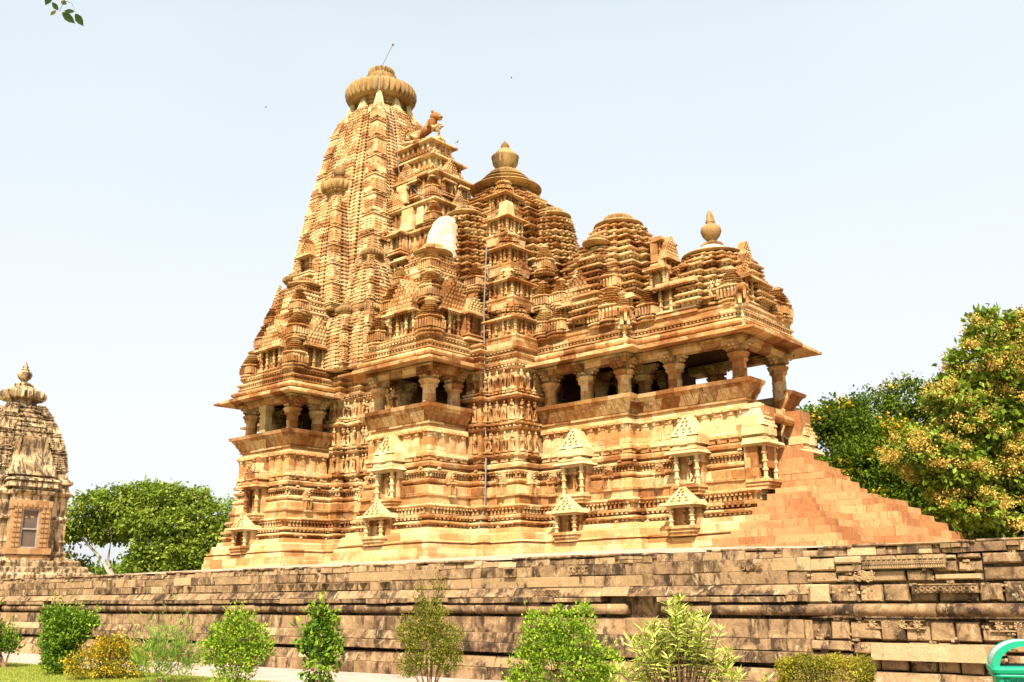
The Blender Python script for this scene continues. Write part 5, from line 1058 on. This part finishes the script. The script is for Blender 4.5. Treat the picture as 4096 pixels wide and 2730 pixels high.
# a dark far wood closes the gaps near the ground
P = []; 
for u_ in np.linspace(1820, 2700, 26): xx, yy = ray_xy(u_, 104+random.uniform(-5, 5)); P.append((xx, yy, 6.5+random.random()*2.5, 4.5, 4.5, 6.5))
for u_ in np.linspace(-200, 560, 20): xx, yy = ray_xy(u_, 120+random.uniform(-5, 5)); P.append((xx, yy, 2.4, 4, 4, 2.8))
pp, out, ct = crown_pts(P, 60000, 0.8); V, Q, t = leaves(pp, out+RNG.normal(size=pp.shape)*.7, 0.6, 0.4, ct, up=1); mb = MB(); mb.add(V, Q, tint=t)
o = part("far_wood", mb, G3, None); o['kind'] = 'stuff'; o['label'] = "dark far-off wood behind the terrace"; o['category'] = "wood"

# shrubs along the lawn edge
def shrub(name, loc, label, blobs, n, L, W, mat, stems=6, clump=0.04, per=8, flowers=None, upright=0.5, spread=None, sm=None, up=0.8, stemr=0.008, shoots=42):
    o = empty(name, loc); tag(o, label, "shrub")
    P, out, ct = crown_pts(blobs, n, clump, per, 0.55); d = out*0.6+RNG.normal(size=P.shape)*0.6; d[:, 2] += upright
    V, Q, t = leaves(P, d, L*(0.6+0.8*RNG.random(len(P))), W*(0.6+0.8*RNG.random(len(P))), np.clip(ct*0.5+RNG.random(len(P))*0.5, 0, 1), up=up); fo = MB(); fo.add(V, Q, tint=t)
    m = MB()
    for k in range(stems):
        b = blobs[k % len(blobs)]; e = (b[0]+random.uniform(-.5, .5)*b[3], b[1]+random.uniform(-.5, .5)*b[4], b[2]+b[5]*random.uniform(0.2, 0.9)); a = random.random()*6.28
        m.tube([(0.03*cos(a), 0.03*sin(a), 0), (e[0]*0.45, e[1]*0.45, e[2]*0.5), e], [stemr*1.6, stemr, stemr*0.4], 5)
    SP_, SD_ = [], []
    for k in range(shoots):
        b = np.array(blobs[RNG.integers(len(blobs))]); u = sph(1)[0]; u[2] = abs(u[2])+0.35; u /= np.linalg.norm(u); p0 = b[:3]+u*b[3:6]*0.7; ln = L*RNG.uniform(1.6, 3.6)+0.04; p1 = p0+u*ln*0.6+np.array([0, 0, ln*0.25]); p2 = p0+u*ln
        p2[2] += ln*0.45; m.tube([p0, p1, p2], [stemr*0.5, stemr*0.4, stemr*0.2], 4); q_ = RNG.random((9, 1)); SP_.append(p0+(p2-p0)*q_); SD_.append(sph(9)*0.8+u)
    part("stems", m, sm or M['stem'], o, True)
    if SP_:
        SP_ = np.concatenate(SP_); V, Q, t = leaves(SP_, np.concatenate(SD_), L*(0.6+0.6*RNG.random(len(SP_))), W, np.clip(0.5+0.5*RNG.random(len(SP_)), 0, 1), up=up); fo.add(V, Q, tint=t)
    part("foliage", fo, mat, o)
    if flowers:
        fn, fl, fm = flowers; P, out, ct = crown_pts(blobs, fn, clump*1.2, 4, 0.98); V, Q, t = leaves(P, sph(len(P))*0.6+out, fl, fl, RNG.random(len(P))); mb = MB(); mb.add(V, Q, tint=t); part("flowers", mb, fm, o)
    return o
def at_y(u, y=-29.2, v=1500):
    d = F+R2*((u*1.7407-2048)/3893.85)-U2*((v*1.7407-1365)/3893.85); t = (y-CAM.y)/d.y; return CAM.x+d.x*t, y, t
L1 = leafmat("bush_leaf_bright", [(0, (0.03, 0.08, 0.006)), (0.45, (0.18, 0.30, 0.015)), (1, (0.56, 0.66, 0.06))], 0.22)
L2 = leafmat("bush_leaf_deep", [(0, (0.02, 0.06, 0.005)), (0.5, (0.11, 0.21, 0.012)), (1, (0.38, 0.50, 0.05))], 0.22)
L3 = leafmat("myrtle_leaf", [(0, (0.05, 0.06, 0.01)), (0.5, (0.19, 0.20, 0.02)), (0.8, (0.40, 0.36, 0.05)), (1, (0.34, 0.16, 0.05))], 0.3)
L4 = leafmat("variegated_leaf", [(0, (0.06, 0.12, 0.01)), (0.4, (0.34, 0.40, 0.04)), (1, (0.80, 0.76, 0.22))], 0.2)
L5 = leafmat("hedge_leaf", [(0, (0.06, 0.06, 0.01)), (0.4, (0.20, 0.17, 0.015)), (0.8, (0.48, 0.42, 0.04)), (1, (0.42, 0.16, 0.04))], 0.3)
L6 = leafmat("narrow_leaf", [(0, (0.10, 0.20, 0.02)), (0.5, (0.25, 0.38, 0.05)), (1, (0.45, 0.55, 0.12))], 0.4)
def bl(L): return [(*vdir(a, b), z_, r, r2, rz_) for a, b, z_, r, r2, rz_ in L]
x, y, t = at_y(15, -28.6); k = t/10
shrub("leafy_shrub", (x, y, 0), "dark green shrub on a thin stem, cut by the left edge", bl([(-0.7, 0, 1.0, .45, .4, .4), (-0.45, 0, .65, .35, .3, .3), (0.05, 0, 0.6, .22, .2, .25), (-.9, 0, .8, .4, .4, .4)]), 5200, 0.09, 0.05, L2, clump=.07, stemr=.02)
x, y, t = at_y(140, -28.9)
shrub("rounded_shrub", (x, y, 0), "dense upright green shrub, second from the left edge", bl([(0, 0, .35, .42, .4, .35), (-.05, 0, .75, .44, .4, .4), (0.05, 0, 1.15, .42, .4, .3), (.45, 0, 1.15, .35, .3, .15), (.1, 0, .9, .48, .45, .3), (-.2, 0, 1.25, .26, .3, .22)]), 11000, 0.085, 0.045, L2, clump=.06)
x, y, t = at_y(248, -29.0)
shrub("flowering_shrub", (x, y, 0), "low mound shrub dotted with yellow-orange flowers", bl([(-.35, 0, .30, .5, .5, .30), (.15, 0, .45, .55, .5, .35), (.1, 0, .7, .3, .3, .2), (.5, 0, .3, .35, .4, .28)]), 5200, 0.06, 0.03, L5, clump=.05, flowers=(1500, 0.045, FL2))
x, y, t = at_y(372, -29.0)
shrub("oleander_shrub", (x, y, 0), "sparse shrub with long narrow pale green leaves beside the yellow flowers", bl([(0, 0, .45, .5, .4, .35), (.1, 0, .8, .3, .3, .25), (-.25, 0, .5, .4, .3, .3), (.45, 0, .45, .4, .3, .35)]), 1500, 0.16, 0.022, L6, clump=.05, per=9, upright=1.0)
x, y, t = at_y(540)
shrub("spreading_shrub", (x, y, 0), "airy bright yellow-green shrub with small purple flowers", bl([(0, 0, .55, .42, .4, .45), (-.2, 0, .95, .3, .3, .3), (.25, 0, .9, .32, .3, .3), (.1, 0, 1.15, .22, .2, .22), (-.35, 0, .7, .25, .25, .25), (.5, 0, .75, .2, .2, .25), (-.05, 0, 1.2, .12, .12, .2)]), 6800, 0.06, 0.032, L1, clump=.045, flowers=(16, 0.04, leafmat("purple_flower", [(0, (0.10, 0.04, 0.35)), (1, (0.2, 0.08, 0.5))])))
x, y, t = at_y(735)
shrub("hibiscus_shrub", (x, y, 0), "narrow upright shrub with broad heart leaves and one white bloom", bl([(0, 0, .5, .24, .25, .4), (.0, 0, .95, .24, .25, .35), (.02, 0, 1.25, .17, .17, .16), (-.2, 0, .9, .16, .15, .2), (.2, 0, .8, .16, .15, .3)]), 1900, 0.075, 0.062, L2, clump=.045, per=6, up=0.3, upright=-0.3, stems=8, stemr=.006)
x, y, t = at_y(985)
shrub("myrtle_shrub", (x, y, 0), "thin branching shrub with reddish olive leaves and two tall shoots", bl([(0, 0, .9, .38, .3, .34), (-.28, 0, 1.05, .24, .2, .2), (.28, 0, 1.0, .26, .2, .22), (0, 0, 1.28, .30, .2, .24), (-.12, 0, 1.56, .07, .06, .24), (.14, 0, 1.58, .07, .06, .26), (.30, 0, .68, .22, .2, .18), (-.28, 0, .6, .18, .2, .16)]), 8500, 0.036, 0.022, L3, clump=.035, per=7, stems=16, stemr=.007)
x, y, t = at_y(1285)
shrub("bright_bush", (x, y, 0), "large bushy bright green shrub in the middle foreground", bl([(0, 0, .6, .50, .45, .5), (-.2, 0, .95, .35, .3, .3), (.2, 0, .95, .38, .3, .32), (-.3, 0, 1.2, .18, .18, .2), (.02, 0, 1.25, .2, .2, .2), (.33, 0, 1.25, .16, .16, .22), (-.5, 0, .7, .2, .2, .2), (.6, 0, .75, .22, .2, .2), (.5, 0, .45, .28, .3, .3), (-.48, 0, .4, .24, .3, .25)]), 13000, 0.042, 0.026, L1, clump=.032, per=9)
x, y, t = at_y(1560)
o = empty("variegated_oleander", (x, y, 0)); tag(o, "oleander shrub with long cream and green striped leaves, right of the bright bush", "shrub")
mb = MB(); st = MB()
for k in range(90):
    a, b_ = RNG.normal()*0.42, RNG.normal()*0.22; h = 1.32-abs(a)*0.85+RNG.normal()*0.16; h = max(0.35, min(1.5, h)); ex, ey = vdir(a, b_); base = Vector(vdir(a*0.2, b_*0.2)+(0,)); tip = Vector((ex, ey, h)); mid = (base+tip)/2+Vector((0, 0, 0.08))
    st.tube([base, mid, tip], [0.009, 0.007, 0.004], 5)
    for q in range(5):
        c = tip-(tip-mid)*(q*0.16); nl = 8; th = RNG.random(nl)*6.28; e = 0.35+0.9*(1-q/5)*RNG.random(nl); d = np.stack([np.cos(th), np.sin(th), e*1.2-0.15*q], 1)
        V, Q, t_ = leaves(np.tile(np.array(c), (nl, 1)), d, 0.15*(0.7+0.5*RNG.random(nl)), 0.020, np.clip(RNG.random(nl)*0.8+0.25*(1-q/5), 0, 1), up=2.0, fold=0.25, curl=0.10); mb.add(V, Q, tint=t_)
part("foliage", mb, L4, o); part("stems", st, M['stem'], o, True)
x, y, t = at_y(1892, -29.3)
o = empty("clipped_hedge", (x, y, 0)); tag(o, "clipped box hedge with yellow and russet leaves, left of the green bin", "hedge")
n = 26000; P = RNG.random((n, 3)); hx, hy, hz = 0.42, 0.35, 0.86; face = RNG.integers(0, 5, n); P[:, 0] = (P[:, 0]*2-1)*hx; P[:, 1] = (P[:, 1]*2-1)*hy; P[:, 2] = P[:, 2]*hz
for fidx, ax, val in ((0, 0, -hx), (1, 0, hx), (2, 1, -hy), (3, 1, hy), (4, 2, hz)): kk = face == fidx; P[kk, ax] = val+RNG.normal(size=kk.sum())*0.018
P += 0.02*np.sin(P[:, ::-1]*19); ang = math.atan2(r0.y, r0.x)*0.0
V, Q, t_ = leaves(P, sph(n)+P*np.array([1, 1, 1])*0.8, 0.028*(0.6+0.8*RNG.random(n)), 0.018, np.clip(0.5*RNG.random(n)+0.5*(np.sin(P[:, 0]*9+3*P[:, 1])*.5+.5)*RNG.random(n)+.1, 0, 1)); mb = MB(); mb.add(V, Q, tint=t_)
part("foliage", mb, L5, o); m = MB()
for k in range(16): a = random.uniform(-.35, .35); b_ = random.uniform(-.28, .28); m.tube([(a*.6, b_*.6, 0), (a, b_, hz*0.9)], [.012, .005], 5)
part("stems", m, M['stem'], o, True); o.rotation_euler.z = radians(10)
# lawn grass
n = 60000; gx = RNG.uniform(14, 31, n); gy = -27.62-RNG.random(n)**1.2*4.5; P = np.stack([gx, gy, np.zeros(n)], 1); d = RNG.normal(size=(n, 3))*0.5; d[:, 2] = 1
V, Q, t_ = leaves(P, d, 0.045*(0.5+RNG.random(n)), 0.012, RNG.random(n), up=0); mb = MB(); mb.add(V, Q, tint=t_)
o = part("grass", mb, leafmat("grass_blade", [(0, (0.20, 0.24, 0.03)), (1, (0.48, 0.50, 0.08))]), None); o['kind'] = 'stuff'; o['label'] = "short green lawn grass"

# overhanging twig with a few leaves, top left
def pix(u, v, D):   # point at picture position (2353 px units) and distance, for the overhanging branch only
    d = F+R2*((u*1.7407-2048)/3893.85)-U2*((v*1.7407-1365)/3893.85); return CAM+d*D
tw = empty("leafy_twig", pix(150, -60, 4.0)); tag(tw, "thin hanging twig with a few dark green pointed leaves, top left corner", "twig"); base = tw.location
st = MB(); lf = MB(); tl = lambda u, v: Vector(pix(u, v, 4.0))-base
st.tube([tl(-300, -700), tl(-40, -250), tl(120, -90), tl(138, -20), tl(145, 8), tl(137, 26)], [0.02, 0.01, 0.004, 0.0016, 0.0012, 0.001], 5); st.tube([tl(148, 2), tl(165, 8), tl(172, 27)], [0.0015, 0.001, 0.0008], 5); st.tube([tl(120, -90), tl(146, -30), tl(148, 2)], [0.003, 0.002, 0.0015], 5)
def leaf(a, b, w_, tint):
    A, B = tl(*a), tl(*b); d = B-A; s_ = d.cross(F).normalized()*w_*d.length; nn_ = F*(-0.06*d.length); V = []
    ks = [0, .15, .4, .65, .85, 1.0]; ws = [0.04, .30, .5, .42, .18, 0.0]
    for k_, w2 in zip(ks, ws): c = A+d*k_; V += [c+s_*w2+nn_*w2, c-nn_*0.8*w2, c-s_*w2+nn_*w2]
    lf.add([tuple(v) for v in V], [[i*3+j, i*3+j+1, i*3+j+4, i*3+j+3] for i in range(5) for j in range(2)], tint=tint)
for a, b, w_, tt in (((134, 24), (119, 5), .5, .3), ((129, 25), (115, 36), .5, .9), ((143, 29), (173, 57)[:1]+(55,), .45, .25), ((171, 27), (146, 26), .42, .4), ((173, 32), (190, 60)[:0]+(192, 61), .5, .3), ((118, -12), (104, 13), .6, .2), ((140, 4), (154, 10), .7, .6), ((137, -8), (128, -30), .5, .4)): leaf(a, b, w_, tt)
part("leaves", lf, leafmat("twig_leaf", [(0, (0.02, 0.05, 0.006)), (0.6, (0.05, 0.08, 0.01)), (1, (0.22, 0.12, 0.02))], 0.35), tw, True); part("stem", st, M['stem'], tw, True)

# birds
def bird(u, v, D, s_, lab):
    o = empty("bird", pix(u, v, D)); tag(o, lab, "bird", "birds in the sky"); m = MB(); m.tube([(-0.22, 0, 0), (-0.05, 0, 0.02), (0.14, 0, 0.02), (0.24, 0, 0.0)], [0.02, 0.07, 0.06, 0.015], 7)
    part("body", m, M['bird'], o, True)
    for s2 in (-1, 1):
        m = MB(); m.add([(0.08, 0, 0.04), (-0.12, 0, 0.04), (-0.08, s2*0.38, 0.22), (0.05, s2*0.34, 0.2), (-0.2, s2*0.7, 0.10), (0.08, 0, 0.05), (-0.12, 0, 0.05), (-0.08, s2*0.38, 0.23), (0.05, s2*0.34, 0.21), (-0.2, s2*0.7, 0.11)], [(0, 3, 2, 1), (5, 6, 7, 8)], [(3, 4, 2), (8, 7, 9)]); part("wing", m, M['bird'], o)
    o.scale = (s_,)*3; o.rotation_euler = (0.3, 0.2, random.random()*6)
bird(1051, 328, 90, 0.55, "tiny dark bird flying right of the lion statue"); bird(1175, 180, 110, 0.5, "tiny distant bird high above the middle roof"); bird(611, 247, 110, 0.5, "tiny distant bird left of the spire")

# ------------------------------------------------------------------ BIN
x, y, t = at_y(2349, -29.6)
BN = empty("litter_bin", (x, y, 0)); tag(BN, "green plastic litter bin with arched lid coloured pale for its reflection, lower right corner", "bin"); BN.rotation_euler.z = math.atan2(r0.y, r0.x)-radians(20)
def rr(hx, hy, z_, r=0.06, n=5):
    out = []
    for q, (sx, sy) in enumerate(((1, 1), (-1, 1), (-1, -1), (1, -1))):
        for i in range(n): a = q*pi/2+i*pi/2/(n-1); out.append((sx*(hx-r)+r*cos(a), sy*(hy-r)+r*sin(a), z_))
    return out
zt = 0.85
mb = MB(); mb.rings([rr(0.20, 0.16, 0.05), rr(0.24, 0.19, 0.55), rr(0.262, 0.208, 0.66), rr(0.268, 0.214, 0.67), rr(0.272, 0.218, zt-0.02), rr(0.272, 0.218, zt)]); part("bin_body", mb, M['bin_green'], BN, False)
mb = MB(); mb.rings([rr(0.30, 0.245, zt-0.01), rr(0.31, 0.255, zt+0.02), rr(0.305, 0.25, zt+0.045), rr(0.29, 0.235, zt+0.05)]); mb.rings([rr(0.29, 0.235, zt-0.045), rr(0.295, 0.24, zt-0.03), rr(0.285, 0.23, zt-0.015)]); part("rim", mb, M['bin_green'], BN)
mb = MB(); N_ = 20; za = zt+0.05
def arch(ro, y): return [(ro*cos(pi*i/N_), y, za+ro*0.78*sin(pi*i/N_)) for i in range(N_+1)]
def shell(mb, ro, ri, y0, y1):
    A = arch(ro, y0)+arch(ri, y0)[::-1]; B = arch(ro, y1)+arch(ri, y1)[::-1]; n = len(A); b0 = mb.add(A+B, [[i, (i+1) % n, n+(i+1) % n, n+i] for i in range(n)]+[[i+1, i, n-1-i, n-2-i] for i in range(N_)]+[[n+i, n+i+1, 2*n-2-i, 2*n-1-i] for i in range(N_)])
shell(mb, 0.285, 0.255, -0.19, 0.19); part("lid_hood", mb, M['bin_glare'], BN, False)
mb = MB(); shell(mb, 0.290, 0.225, -0.225, -0.19); shell(mb, 0.290, 0.225, 0.19, 0.225); part("lid_rim", mb, M['bin_green'], BN)
mb = MB(); mb.box(-0.225, 0.225, -0.19, 0.19, za-0.03, za+0.003); part("lid_floor", mb, M['bin_dark'], BN)
cu = bpy.data.curves.new("lettering", 'FONT'); cu.body = "Sintex"; cu.size = 0.085; cu.extrude = 0.002; cu.shear = 0.12; cu.offset = 0.0015; cu.align_x = 'CENTER'; cu.space_character = 0.95
to = bpy.data.objects.new("lettering", cu); COL.objects.link(to); bpy.context.view_layer.update()
me = bpy.data.meshes.new_from_object(to); bpy.data.objects.remove(to); me.materials.clear(); me.materials.append(M['bin_text'])
o = link("lettering", me, BN, (-0.115, -0.223, 0.745)); o.rotation_euler = (E, 0, radians(0));
